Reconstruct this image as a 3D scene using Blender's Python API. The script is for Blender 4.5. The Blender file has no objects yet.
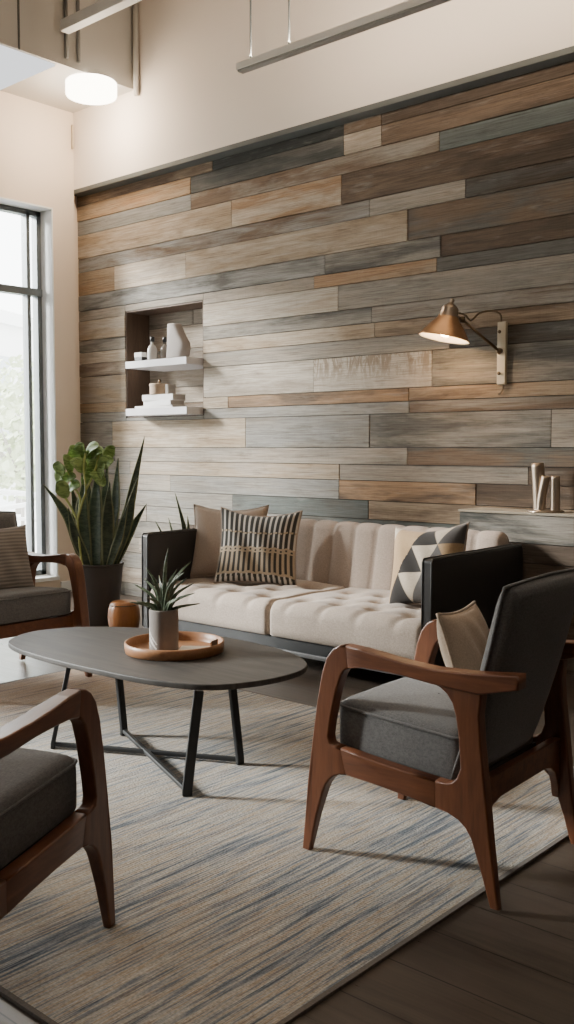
import bpy, bmesh, math, random
from mathutils import Vector, Matrix, Euler, noise as mnoise
random.seed(7)
sc = bpy.context.scene
COL = sc.collection
PI = math.pi
R = math.radians

# ------------------------------------------------------------------ materials
class NT:
    """tiny node helper"""
    def __init__(s, name):
        s.m = bpy.data.materials.new(name); s.m.use_nodes = True
        s.t = s.m.node_tree; s.t.nodes.clear()
        s.out = s.n('ShaderNodeOutputMaterial')
    def n(s, kind, **kw):
        nd = s.t.nodes.new(kind)
        for k, v in kw.items(): setattr(nd, k, v)
        return nd
    def put(s, sock, v):
        if isinstance(v, bpy.types.NodeSocket): s.t.links.new(v, sock)
        elif v is not None:
            if isinstance(v, (tuple, list)) and len(v) == 3 and sock.type == 'RGBA': v = (*v, 1)
            sock.default_value = v
    def coords(s, scale=(1, 1, 1), rot=(0, 0, 0), kind='Object', off=None):
        tc = s.n('ShaderNodeTexCoord'); mp = s.n('ShaderNodeMapping')
        s.t.links.new(tc.outputs[kind], mp.inputs[0])
        mp.inputs['Scale'].default_value = scale; mp.inputs['Rotation'].default_value = rot
        if off is not None: s.put(mp.inputs['Location'], off)
        return mp.outputs[0]
    def noise(s, vec, scale=5., detail=4., rough=.5, dist=0.):
        nd = s.n('ShaderNodeTexNoise'); s.put(nd.inputs['Vector'], vec)
        nd.inputs['Scale'].default_value = scale; nd.inputs['Detail'].default_value = detail
        nd.inputs['Roughness'].default_value = rough; nd.inputs['Distortion'].default_value = dist
        return nd.outputs[0]
    def ramp(s, fac, stops, interp='LINEAR'):
        nd = s.n('ShaderNodeValToRGB'); cr = nd.color_ramp; cr.interpolation = interp
        while len(cr.elements) < len(stops): cr.elements.new(.5)
        for e, (p, c) in zip(cr.elements, stops):
            e.position = p; e.color = (*c, 1) if len(c) == 3 else c
        s.put(nd.inputs[0], fac); return nd.outputs[0]
    def mr(s, v, a, b, c, d):
        nd = s.n('ShaderNodeMapRange')
        for i, x in enumerate((v, a, b, c, d)): s.put(nd.inputs[i], x)
        return nd.outputs[0]
    def math(s, op, a, b=0.):
        nd = s.n('ShaderNodeMath', operation=op); s.put(nd.inputs[0], a); s.put(nd.inputs[1], b); return nd.outputs[0]
    def mix(s, fac, a, b, blend='MIX'):
        nd = s.n('ShaderNodeMix', data_type='RGBA', blend_type=blend)
        s.put(nd.inputs[0], fac); s.put(nd.inputs[6], a); s.put(nd.inputs[7], b); return nd.outputs[2]
    def bump(s, h, strength=.3, dist=.01):
        nd = s.n('ShaderNodeBump'); nd.inputs['Strength'].default_value = strength
        nd.inputs['Distance'].default_value = dist; s.put(nd.inputs['Height'], h); return nd.outputs[0]
    def bsdf(s, color, rough=.5, metal=0., normal=None, spec=.5, sheen=0., emis=None, estr=0., coat=0.):
        b = s.n('ShaderNodeBsdfPrincipled')
        s.put(b.inputs['Base Color'], color); s.put(b.inputs['Roughness'], rough); s.put(b.inputs['Metallic'], metal)
        b.inputs['Specular IOR Level'].default_value = spec
        if sheen: b.inputs['Sheen Weight'].default_value = sheen; b.inputs['Sheen Roughness'].default_value = .5
        if coat: b.inputs['Coat Weight'].default_value = coat; b.inputs['Coat Roughness'].default_value = .25
        if normal is not None: s.put(b.inputs['Normal'], normal)
        if emis is not None:
            s.put(b.inputs['Emission Color'], emis); b.inputs['Emission Strength'].default_value = estr
        s.t.links.new(b.outputs[0], s.out.inputs[0]); return s.m
    def attr(s, name):
        nd = s.n('ShaderNodeAttribute'); nd.attribute_name = name; return nd

def simple(name, c, rough=.5, metal=0., var=.12, scale=6., bump=0., spec=.5, sheen=0., bscale=None, coat=0.):
    k = NT(name); v = k.coords()
    n = k.noise(v, scale, 4)
    col = k.mix(n, tuple(x * (1 - var) for x in c), tuple(min(1, x * (1 + var)) for x in c))
    nm = k.bump(k.noise(v, bscale or scale * 20, 3), bump, .004) if bump else None
    return k.bsdf(col, rough, metal, nm, spec, sheen, coat=coat)

def fabric(name, c, scale=420., var=.35, bump=.35, c2=None, sheen=.15):
    k = NT(name); v = k.coords()
    fine = k.noise(k.coords((scale, scale * .35, scale)), 1., 2)
    fine2 = k.noise(k.coords((scale * .35, scale, scale * .5)), 1., 2)
    w = k.math('ADD', k.math('MULTIPLY', fine, .5), k.math('MULTIPLY', fine2, .5))
    big = k.noise(v, 5., 3)
    f = k.mr(w, .3, .7, 0, 1)
    a = tuple(x * (1 - var) for x in c); b = c2 or tuple(min(1, x * (1 + var)) for x in c)
    col = k.mix(f, a, b)
    col = k.mix(k.mr(big, .3, .7, 0, .25), col, tuple(x * .75 for x in c))
    return k.bsdf(col, .9, 0, k.bump(w, bump, .003), .2, sheen)

def wood(name, c1, c2, axis='x', freq=9., rough=.42, spec=.45, coat=.0):
    k = NT(name)
    s = {'x': (1., freq, freq), 'y': (freq, 1., freq), 'z': (freq, freq, 1.)}[axis]
    v = k.coords(s)
    g = k.noise(v, 3., 6, .6, .6)
    g2 = k.noise(k.coords(tuple(4 * q for q in s)), 4., 3)
    f = k.mr(k.math('ADD', k.math('MULTIPLY', g, .7), k.math('MULTIPLY', g2, .3)), .32, .68, 0, 1)
    return k.bsdf(k.mix(f, c1, c2), rough, 0, k.bump(g2, .08, .002), spec, coat=coat)

def attr_fabric(name, attr, scale=400.):
    k = NT(name); a = k.attr(attr)
    w = k.noise(k.coords((scale, scale * .4, scale * .6)), 1., 2)
    col = k.mix(k.mr(w, .3, .7, .0, .35), a.outputs['Color'], (.02, .018, .016))
    return k.bsdf(col, .9, 0, k.bump(w, .4, .003), .2, .1)

M = {}
M['plaster'] = simple('warm_white_plaster', (.72, .64, .56), .85, var=.03, scale=1.2, bump=.05, bscale=90)
M['plaster_left'] = simple('peach_plaster', (.74, .62, .50), .85, var=.03, scale=1.2, bump=.05, bscale=90)
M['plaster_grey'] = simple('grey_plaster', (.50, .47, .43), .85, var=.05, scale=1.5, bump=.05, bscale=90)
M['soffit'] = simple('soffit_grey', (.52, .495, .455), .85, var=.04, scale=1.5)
M['dim_wall'] = simple('dim_wall_paint', (.30, .28, .26), .9, var=.04)
M['reveal'] = simple('window_reveal_white', (.80, .80, .79), .8, var=.02)
M['alu'] = simple('dark_grey_aluminium', (.14, .155, .16), .45, .4, var=.06)
M['alu_light'] = simple('light_grey_aluminium', (.78, .70, .60), .5, .0, var=.05)
M['trim_dark'] = simple('grey_trim_paint', (.085, .088, .08), .7, var=.08)
M['leather'] = simple('black_brown_leather', (.026, .024, .023), .42, var=.2, scale=9, bump=.12, bscale=240, spec=.5)
M['sofa_fab'] = fabric('greige_linen', (.41, .338, .28), 260, .24, .4)
M['sofa_back'] = fabric('taupe_linen', (.345, .272, .222), 260, .24, .4)
M['button'] = fabric('greige_button_linen', (.30, .235, .19), 380, .2, .3)
M['black_metal'] = simple('black_powder_coat', (.022, .023, .024), .5, .3, var=.15)
M['frame_metal'] = simple('sofa_frame_metal', (.16, .16, .16), .45, .5, var=.15)
M['chair_wood'] = wood('teak_wood', (.085, .028, .012), (.20, .072, .030), 'x', 9., .4, .5, .15)
M['chair_wood_z'] = wood('teak_wood_upright', (.085, .028, .012), (.19, .069, .029), 'z', 9., .4, .5, .15)
M['chair_fab'] = fabric('charcoal_wool', (.15, .146, .143), 300, .35, .4)
M['pillow_beige'] = fabric('beige_linen', (.45, .36, .29), 360, .2, .35)
M['pillow_tan'] = fabric('tan_linen', (.40, .305, .225), 360, .2, .35)
M['brass'] = simple('aged_brass', (.60, .36, .20), .33, 1., var=.25, scale=14, bump=.05)
M['brass_dark'] = simple('dark_bronze', (.16, .115, .075), .4, 1., var=.3, scale=20)
M['plate'] = simple('cream_metal_plate', (.62, .54, .40), .45, .2, var=.06)
M['pewter'] = simple('pale_pewter_brass', (.42, .33, .25), .3, .9, var=.2, scale=12)
M['pot_dark'] = simple('dark_taupe_pot', (.070, .060, .054), .7, var=.12, scale=7, bump=.15, bscale=60)
M['soil'] = simple('potting_soil', (.035, .025, .018), 1., var=.5, scale=40, bump=.8, bscale=90)
M['amber'] = wood('amber_wood', (.30, .10, .025), (.48, .19, .055), 'z', 5., .35, .5, .3)
M['tray'] = wood('honey_wood', (.25, .108, .044), (.38, .185, .085), 'x', 8., .42)
M['card'] = simple('cream_card', (.74, .66, .56), .8, var=.05)
M['shelf'] = simple('off_white_shelf', (.62, .60, .61), .6, var=.05)
M['book'] = simple('white_book_cover', (.74, .72, .70), .6, var=.04)
M['pages'] = simple('book_pages', (.46, .42, .37), .9, var=.12, scale=30)
M['stone'] = simple('taupe_stone', (.30, .265, .24), .75, var=.15, scale=8, bump=.2, bscale=60)
M['bottle'] = simple('pale_glazed_bottle', (.55, .53, .50), .25, var=.08)
M['bottle_dark'] = simple('smoked_bottle', (.20, .18, .16), .2, var=.15)
M['black_plastic'] = simple('black_plastic', (.02, .02, .021), .4, var=.1)
M['ext_ground'] = simple('pale_paving', (.75, .75, .73), .9, var=.1, scale=.5)
M['ext_wall'] = simple('pale_render', (.80, .79, .77), .9, var=.06, scale=.4)
M['ext_glass'] = simple('far_window_glass', (.45, .48, .49), .2, var=.1)
M['ext_leaf'] = simple('outdoor_leaf', (.55, .60, .42), .8, var=.4, scale=3)
M['ext_bark'] = simple('outdoor_bark', (.40, .37, .34), .9, var=.2)
M['ext_rail'] = simple('white_railing_paint', (.75, .75, .74), .6, var=.03)

def glass():
    k = NT('clear_window_glass')
    tr = k.n('ShaderNodeBsdfTransparent'); gl = k.n('ShaderNodeBsdfGlossy'); gl.inputs['Roughness'].default_value = .02
    tr.inputs[0].default_value = (.94, .96, .96, 1)
    fr = k.n('ShaderNodeFresnel'); fr.inputs[0].default_value = 1.3
    mx = k.n('ShaderNodeMixShader'); k.t.links.new(fr.outputs[0], mx.inputs[0])
    k.t.links.new(tr.outputs[0], mx.inputs[1]); k.t.links.new(gl.outputs[0], mx.inputs[2])
    k.t.links.new(mx.outputs[0], k.out.inputs[0]); return k.m
M['glass'] = glass()

def emit(name, c, s):
    k = NT(name); e = k.n('ShaderNodeEmission'); e.inputs[0].default_value = (*c, 1); e.inputs[1].default_value = s
    k.t.links.new(e.outputs[0], k.out.inputs[0]); return k.m
M['drum_glow'] = emit('glowing_drum_diffuser', (1., .86, .68), 9.)
M['bulb'] = emit('warm_bulb', (1., .62, .30), 40.)
M['panel_glow'] = emit('glowing_ceiling_panel', (.95, .97, 1.), .95)  # weak emission added to whiten the panel

def plank_mat():
    k = NT('reclaimed_plank_wood')
    a = k.attr('plank_a'); b = k.attr('plank_b')
    tc = k.n('ShaderNodeTexCoord'); add = k.n('ShaderNodeVectorMath', operation='ADD')
    k.t.links.new(tc.outputs['Object'], add.inputs[0])
    cx = k.n('ShaderNodeCombineXYZ'); k.put(cx.inputs[0], k.math('MULTIPLY', a.outputs['Alpha'], 37.)); k.put(cx.inputs[2], k.math('MULTIPLY', a.outputs['Alpha'], 11.))
    k.t.links.new(cx.outputs[0], add.inputs[1]); V = add.outputs[0]
    def mp(scale):
        m = k.n('ShaderNodeMapping'); k.t.links.new(V, m.inputs[0]); m.inputs['Scale'].default_value = scale; return m.outputs[0]
    blend = k.noise(mp((.9, 1, 6.)), 1.6, 5, .6, .5)              # long soft change from one tone to the other
    col = k.mix(k.mr(blend, .40, .60, 0, 1), a.outputs['Color'], b.outputs['Color'])
    grain = k.noise(mp((1.6, 1, 46.)), 1.6, 8, .72, 1.2)
    fine = k.noise(mp((3.5, 1, 230.)), 1., 5, .7)
    blot = k.noise(mp((2.2, 1, 7.)), 2., 6, .65, .3)
    saw = k.noise(mp((130., 1, 7.)), 1., 3, .6)
    g = k.math('ADD', k.math('MULTIPLY', grain, .5), k.math('MULTIPLY', fine, .5))
    col = k.mix(k.mr(g, .36, .56, .78, 0.), col, k.mix(1., col, (.30, .25, .21), 'MULTIPLY'))
    col = k.mix(k.mr(blot, .55, .78, 0, .55), col, k.mix(1., col, (.38, .33, .29), 'MULTIPLY'))
    col = k.mix(k.math('MULTIPLY', k.mr(saw, .5, .75, 0, .35), k.mr(blot, .3, .55, 1, 0)), col, k.mix(1., col, (.45, .42, .40), 'MULTIPLY'))
    wht = k.noise(mp((1.3, 1, 9.)), 2.7, 5, .6)
    col = k.mix(k.mr(wht, .58, .78, 0, .30), col, (.50, .47, .42))
    flake = k.noise(mp((26., 1, 7.)), 1., 6, .7, 1.2)
    upper = k.noise(mp((3., 1, 4.)), 1., 2)
    mask = k.math('MULTIPLY', k.mr(k.math('ADD', flake, k.math('MULTIPLY', upper, .4)), .66, .76, 0, .8), k.math('SUBTRACT', 1., b.outputs['Alpha']))
    sz = k.n('ShaderNodeSeparateXYZ'); k.t.links.new(tc.outputs['Object'], sz.inputs[0])
    mask = k.math('MULTIPLY', mask, k.mr(sz.outputs[2], 1.69, 1.80, .12, 1.))
    col = k.mix(mask, col, (.23, .165, .11))
    h = k.math('ADD', g, k.math('MULTIPLY', saw, .25))
    return k.bsdf(col, .82, 0, k.bump(h, .45, .004), .25)
M['planks'] = plank_mat()

def floor_mat():
    k = NT('dark_plank_floor')
    tc = k.coords((1, 1, 1))
    br = k.n('ShaderNodeTexBrick'); k.put(br.inputs['Vector'], tc)
    br.offset = .37; br.inputs['Color1'].default_value = (.1, .1, .1, 1); br.inputs['Color2'].default_value = (.9, .9, .9, 1)
    br.inputs['Mortar'].default_value = (0, 0, 0, 1)
    br.inputs['Scale'].default_value = 1.; br.inputs['Mortar Size'].default_value = .0022
    br.inputs['Brick Width'].default_value = 1.7; br.inputs['Row Height'].default_value = .19
    g = k.noise(k.coords((2., 26., 1)), 1.6, 7, .65, .7)
    bl = k.noise(k.coords((.8, 3., 1)), 1.7, 4)
    base = k.mix(k.mr(br.outputs[0], 0, 1, 0, 1), (.068, .052, .041), (.115, .089, .069))
    col = k.mix(k.mr(g, .35, .65, .7, 0), base, (.036, .027, .021))
    col = k.mix(k.mr(bl, .45, .7, 0, .35), col, (.145, .118, .093))
    col = k.mix(br.outputs[1], col, (.012, .009, .007))
    return k.bsdf(col, k.mr(g, .3, .7, .27, .40), 0, k.bump(k.math('SUBTRACT', g, br.outputs[1]), .15, .003), .45)
M['floor'] = floor_mat()

def rug_mat():
    k = NT('striped_woven_rug')
    n1 = k.noise(k.coords((44., 1.5, 1)), 1., 6, .66, .1)        # streaks that run the short way
    n2 = k.noise(k.coords((140., 6., 1)), 1., 3, .6)
    n3 = k.noise(k.coords((5.5, .55, 1)), 1., 2)
    n4 = k.noise(k.coords((95., 2.4, 1), off=(7, 3, 0)), 1., 4, .65)
    f = k.math('ADD', k.math('MULTIPLY', n1, .55), k.math('ADD', k.math('MULTIPLY', n2, .25), k.math('MULTIPLY', n3, .20)))
    f = k.mr(f, .30, .70, .23, .77)
    col = k.ramp(f, [(.37, (.075, .088, .108)), (.425, (.20, .22, .24)), (.465, (.35, .33, .30)), (.505, (.48, .435, .37)),
                     (.54, (.36, .26, .165)), (.575, (.52, .47, .40)), (.63, (.22, .235, .25))])
    col = k.mix(k.mr(n4, .53, .60, 0, .72), col, (.10, .115, .14))
    col = k.mix(k.mr(n4, .32, .44, .6, 0), col, (.66, .61, .54))
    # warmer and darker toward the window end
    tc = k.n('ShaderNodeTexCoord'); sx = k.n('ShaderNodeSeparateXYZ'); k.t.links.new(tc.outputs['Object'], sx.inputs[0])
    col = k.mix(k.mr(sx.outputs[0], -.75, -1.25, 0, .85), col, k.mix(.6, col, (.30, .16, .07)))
    wv = k.n('ShaderNodeTexWave', wave_type='BANDS', bands_direction='Y'); k.put(wv.inputs[0], k.coords((1, 1, 1)))
    wv.inputs['Scale'].default_value = 34.; wv.inputs['Distortion'].default_value = 2.5; wv.inputs['Detail'].default_value = 2
    wn = k.noise(k.coords((150, 110, 1)), 1., 2)
    h = k.math('ADD', k.math('MULTIPLY', wv.outputs[1], .2), k.math('ADD', wn, k.math('MULTIPLY', n2, .6)))
    col = k.mix(k.mr(wn, .35, .6, .45, 0), col, k.mix(1., col, (.42, .42, .42), 'MULTIPLY'))
    return k.bsdf(col, .95, 0, k.bump(h, .7, .006), .15, .1)
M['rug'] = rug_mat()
M['rug_edge'] = fabric('rug_binding', (.13, .105, .085), 260, .3, .4)

def table_mat():
    k = NT('dark_grey_table_laminate')
    g = k.noise(k.coords((1.5, 22., 1)), 2., 5, .6, .4)
    col = k.mix(k.mr(g, .35, .65, 0, 1), (.028, .0255, .023), (.056, .050, .045))
    return k.bsdf(col, .52, 0, k.bump(g, .06, .002), .35)
M['table'] = table_mat()

def leaf_mat(name, c1, c2, edge=None):
    k = NT(name); a = k.attr('leafu')
    n = k.noise(k.coords((14, 14, 38)), 1., 3, .6, 1.2)
    col = k.mix(k.mr(n, .42, .58, 0, 1), c1, c2)
    if edge: col = k.mix(k.mr(a.outputs['Fac'], .70, .86, 0, 1), col, edge)
    return k.bsdf(col, .38, 0, None, .5)
M['snake'] = leaf_mat('snake_plant_leaf', (.026, .045, .027), (.066, .092, .052), (.22, .23, .11))
M['aloe'] = leaf_mat('aloe_leaf', (.06, .085, .05), (.13, .16, .095))
M['broad'] = leaf_mat('broad_leaf', (.14, .23, .06), (.30, .42, .13))
M['stemgreen'] = simple('yellow_green_stem', (.36, .38, .11), .5, var=.2)

def pot_scribble():
    k = NT('concrete_pot_with_pale_strokes')
    a = k.attr('mark')
    v = k.coords(); n = k.noise(v, 30, 4)
    col = k.mix(n, (.17, .152, .136), (.23, .205, .185))
    col = k.mix(a.outputs['Fac'], col, (.72, .69, .65))
    return k.bsdf(col, .85, 0, k.bump(k.noise(v, 200, 3), .2, .003), .3)
M['concrete_pot'] = pot_scribble()

# ------------------------------------------------------------------ object helpers
def link(o, parent=None):
    COL.objects.link(o)
    if parent is not None: o.parent = parent
    return o
def obj(name, bm, mat=None, parent=None, smooth=False, bevel=0., seg=2, subsurf=0, angle=40, loc=None, rot=None):
    bmesh.ops.recalc_face_normals(bm, faces=bm.faces[:])
    me = bpy.data.meshes.new(name); bm.to_mesh(me); bm.free()
    for m in (mat if isinstance(mat, (list, tuple)) else [mat]):
        if m is not None: me.materials.append(m)
    if smooth:
        for p in me.polygons: p.use_smooth = True
    o = link(bpy.data.objects.new(name, me), parent)
    if loc is not None: o.location = loc
    if rot is not None: o.rotation_euler = rot
    if bevel:
        b = o.modifiers.new('bevel', 'BEVEL'); b.width = bevel; b.segments = seg; b.limit_method = 'ANGLE'; b.angle_limit = R(angle)
        for p in me.polygons: p.use_smooth = True
        w = o.modifiers.new('wn', 'WEIGHTED_NORMAL'); w.keep_sharp = False
    if subsurf:
        s = o.modifiers.new('sub', 'SUBSURF'); s.levels = s.render_levels = subsurf
    return o
def thing(name, label, cat, loc=(0, 0, 0), rz=0., group=None, kind=None):
    o = bpy.data.objects.new(name, None); COL.objects.link(o)
    o.empty_display_size = .1; o.location = loc; o.rotation_euler = (0, 0, rz)
    return tag(o, label, cat, group, kind)
def tag(o, label, cat, group=None, kind=None):
    o['label'] = label; o['category'] = cat
    if group: o['group'] = group
    if kind: o['kind'] = kind
    return o
def struct(o):
    o['kind'] = 'structure'; return o
def dup(root, loc, rz, label, group=None, scale=1.):
    r = root.copy(); COL.objects.link(r); r.location = loc; r.rotation_euler = (0, 0, rz); r.scale = (scale,) * 3
    r['label'] = label
    if group: r['group'] = group
    for ch in list(root.children):
        c = ch.copy(); COL.objects.link(c); c.parent = r
        for g in ch.children:
            d = g.copy(); COL.objects.link(d); d.parent = c
    return r

def box(bm, x0, x1, y0, y1, z0, z1, mi=0):
    vs = [bm.verts.new((x, y, z)) for z in (z0, z1) for y in (y0, y1) for x in (x0, x1)]
    fs = [(0, 2, 3, 1), (4, 5, 7, 6), (0, 1, 5, 4), (2, 6, 7, 3), (0, 4, 6, 2), (1, 3, 7, 5)]
    out = []
    for f in fs:
        fc = bm.faces.new([vs[i] for i in f]); fc.material_index = mi; out.append(fc)
    return vs, out
def BX(*a):
    bm = bmesh.new(); box(bm, *a); return bm
def prism(bm, pts, a0, a1, plane='xz'):
    """extrude an outline; plane says which axes the outline lies in"""
    def P(p, a):
        return {'xz': (p[0], a, p[1]), 'xy': (p[0], p[1], a), 'yz': (a, p[0], p[1])}[plane]
    v0 = [bm.verts.new(P(p, a0)) for p in pts]; v1 = [bm.verts.new(P(p, a1)) for p in pts]
    n = len(pts)
    bm.faces.new(v0[::-1]); bm.faces.new(v1)
    for i in range(n): bm.faces.new((v0[i], v0[(i + 1) % n], v1[(i + 1) % n], v1[i]))
def PR(*a, **k):
    bm = bmesh.new(); prism(bm, *a, **k); return bm
def frames(pts):
    pts = [Vector(p) for p in pts]; T = []
    for i in range(len(pts)):
        a = pts[max(i - 1, 0)]; b = pts[min(i + 1, len(pts) - 1)]; T.append((b - a).normalized())
    n = T[0].orthogonal().normalized(); out = []
    for p, t in zip(pts, T):
        n = (n - n.dot(t) * t).normalized(); out.append((p, t, n, t.cross(n)))
    return out
def tube(bm, pts, r, seg=10, cap=True):
    rr = r if isinstance(r, (list, tuple)) else [r] * len(pts); rings = []
    for (p, t, n, b), q in zip(frames(pts), rr):
        rings.append([bm.verts.new(p + q * (math.cos(2 * PI * i / seg) * n + math.sin(2 * PI * i / seg) * b)) for i in range(seg)])
    for a, b in zip(rings, rings[1:]):
        for i in range(seg): bm.faces.new((a[i], a[(i + 1) % seg], b[(i + 1) % seg], b[i]))
    if cap: bm.faces.new(rings[0][::-1]); bm.faces.new(rings[-1])
    return rings
def flatbar(bm, pts, w, h, up=None):
    """bar of w x h along pts; 'up' fixes the h direction"""
    pts = [Vector(p) for p in pts]; rings = []
    for i, p in enumerate(pts):
        t = (pts[min(i + 1, len(pts) - 1)] - pts[max(i - 1, 0)]).normalized()
        s = up.cross(t).normalized(); u = t.cross(s).normalized()
        rings.append([bm.verts.new(p + s * (w / 2 * a) + u * (h / 2 * b)) for a, b in ((-1, -1), (1, -1), (1, 1), (-1, 1))])
    for a, b in zip(rings, rings[1:]):
        for i in range(4): bm.faces.new((a[i], a[(i + 1) % 4], b[(i + 1) % 4], b[i]))
    bm.faces.new(rings[0][::-1]); bm.faces.new(rings[-1])
def lathe(bm, prof, seg=32, cx=0., cy=0.):
    rings = []
    for r, z in prof:
        if r < 1e-6: rings.append([bm.verts.new((cx, cy, z))])
        else: rings.append([bm.verts.new((cx + r * math.cos(2 * PI * i / seg), cy + r * math.sin(2 * PI * i / seg), z)) for i in range(seg)])
    for a, b in zip(rings, rings[1:]):
        for i in range(seg):
            j = (i + 1) % seg
            if len(a) == 1 and len(b) == 1: continue
            if len(a) == 1: bm.faces.new((a[0], b[j], b[i]))
            elif len(b) == 1: bm.faces.new((a[i], a[j], b[0]))
            else: bm.faces.new((a[i], a[j], b[j], b[i]))
def LA(prof, seg=32):
    bm = bmesh.new(); lathe(bm, prof, seg); return bm
def smooth_path(pts, n=6):
    pts = [Vector(p) for p in pts]; out = []
    for i in range(len(pts) - 1):
        p0 = pts[max(i - 1, 0)]; p1 = pts[i]; p2 = pts[i + 1]; p3 = pts[min(i + 2, len(pts) - 1)]
        for k in range(n):
            t = k / n
            out.append(.5 * ((2 * p1) + (p2 - p0) * t + (2 * p0 - 5 * p1 + 4 * p2 - p3) * t * t + (3 * p1 - p0 - 3 * p2 + p3) * t ** 3))
    out.append(pts[-1]); return out
def round_cushion(w, d, h, nx=14, ny=14, p=.28):
    """soft box cushion centred at origin, base z=0"""
    bm = bmesh.new(); N = 26; Mr = 14; rings = []
    for j in range(Mr + 1):
        v = -PI / 2 + PI * j / Mr; row = []
        for i in range(N * 2):
            u = 2 * PI * i / (N * 2)
            f = lambda a, e: math.copysign(abs(a) ** e, a)
            row.append(bm.verts.new((w / 2 * f(math.cos(v), p) * f(math.cos(u), p), d / 2 * f(math.cos(v), p) * f(math.sin(u), p), h / 2 + h / 2 * f(math.sin(v), .45 if v > 0 else .12))))
        rings.append(row)
    for a, b in zip(rings, rings[1:]):
        for i in range(len(a)):
            k = (i + 1) % len(a); bm.faces.new((a[i], a[k], b[k], b[i]))
    bmesh.ops.remove_doubles(bm, verts=bm.verts[:], dist=1e-4)
    return bm
def pillow_bm(w, h, t, n=26, pinch=.09, attr=None, fn=None, ear=.0, droop=0.):
    bm = bmesh.new(); lay = bm.verts.layers.float_color.new(attr) if attr else None
    G = []
    for side in (1, -1):
        g = []
        for j in range(n + 1):
            row = []
            for i in range(n + 1):
                u = -1 + 2 * i / n; v = -1 + 2 * j / n
                edge = i in (0, n) or j in (0, n)
                if side == -1 and edge: row.append(G[0][j][i]); continue
                th = t / 2 * max(0, (1 - u ** 4) * (1 - v ** 4)) ** .5 * (1 - .25 * (u * u + v * v) / 2)
                wr = .006 * math.sin(9 * u + 4 * v) * (1 - u * u) * (1 - v * v)
                x = w / 2 * u * (1 - pinch * (1 - v * v)); z = h / 2 * v * (1 - pinch * (1 - u * u))
                if v > 0: z -= droop * (1 - u * u) * v
                vert = bm.verts.new((x, side * -(th + wr), z + h / 2))
                if lay is not None: vert[lay] = (*fn(i / n, j / n), 1)
                row.append(vert)
            g.append(row)
        G.append(g)
    for g, s in ((G[0], 1), (G[1], -1)):
        for j in range(n):
            for i in range(n):
                q = (g[j][i], g[j][i + 1], g[j + 1][i + 1], g[j + 1][i])
                bm.faces.new(q if s == 1 else q[::-1])
    return bm
def piping(bm, w, h, pinch, r=.006, n=20, droop=0.):
    loop = []
    for side in range(4):
        for k in range(n):
            s = -1 + 2 * k / n
            u, v = ((s, -1), (1, s), (-s, 1), (-1, -s))[side]
            z = h / 2 * v * (1 - pinch * (1 - u * u))
            if v > 0: z -= droop * (1 - u * u) * v
            loop.append((w / 2 * u * (1 - pinch * (1 - v * v)), 0, z + h / 2))
    loop.append(loop[0]); tube(bm, loop, r, 8)

# ------------------------------------------------------------------ camera, world, colour
cam_d = bpy.data.cameras.new('camera'); cam = bpy.data.objects.new('camera', cam_d); COL.objects.link(cam)
cam_d.sensor_width = 36.; cam_d.sensor_fit = 'AUTO'; cam_d.lens = 976. / 1024 * 36
cam.location = (0, 0, 1.25); cam.rotation_euler = (R(90 - 3.781), 0, R(41.5)); cam_d.clip_start = .05
sc.camera = cam
sc.view_settings.view_transform = 'AgX'
sc.view_settings.look = 'AgX - Base Contrast'
sc.view_settings.exposure = 0.68
sc.cycles.use_denoising = True
sc.cycles.max_bounces = 8; sc.cycles.diffuse_bounces = 5; sc.cycles.transparent_max_bounces = 12
sc.cycles.sample_clamp_indirect = 6.
W = bpy.data.worlds.new('world'); sc.world = W; W.use_nodes = True
wt = W.node_tree; bg = wt.nodes['Background']
tcw = wt.nodes.new('ShaderNodeTexCoord'); sep = wt.nodes.new('ShaderNodeSeparateXYZ'); rp = wt.nodes.new('ShaderNodeValToRGB')
wt.links.new(tcw.outputs['Generated'], sep.inputs[0]); wt.links.new(sep.outputs[2], rp.inputs[0]); wt.links.new(rp.outputs[0], bg.inputs[0])
rp.color_ramp.elements[0].position = 0.; rp.color_ramp.elements[0].color = (1, .985, .96, 1)
rp.color_ramp.elements[1].position = .9; rp.color_ramp.elements[1].color = (.92, .96, 1, 1)
bg.inputs[1].default_value = 7.

# ------------------------------------------------------------------ room shell
XL, XR, YB, YW, ZC = -6.98, 2.6, -4.0, 5.25, 4.75
struct(obj('floor', BX(XL - .25, XR, YB, YW + .4, -.1, 0), M['floor']))
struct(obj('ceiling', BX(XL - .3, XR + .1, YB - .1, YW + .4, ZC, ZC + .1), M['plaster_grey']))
struct(obj('wall_right', BX(XR, XR + .1, YB - .1, YW + .4, -.1, ZC), M['dim_wall']))
struct(obj('wall_rear', BX(XL - .3, XR + .1, YB - .1, YB, -.1, ZC), M['dim_wall']))
struct(obj('wall_upper', BX(XL - .25, XR, 5.15, YW + .4, 3.44, ZC), M['plaster']))
# soffit along the window wall, with its fascia
SX = -6.17
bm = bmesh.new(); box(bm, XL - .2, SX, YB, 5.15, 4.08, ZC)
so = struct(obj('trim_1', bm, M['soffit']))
struct(obj('trim_2', BX(XL - .05, XR, 5.148, YW + .02, 3.405, 3.442), M['trim_dark'], bevel=.004))

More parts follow.
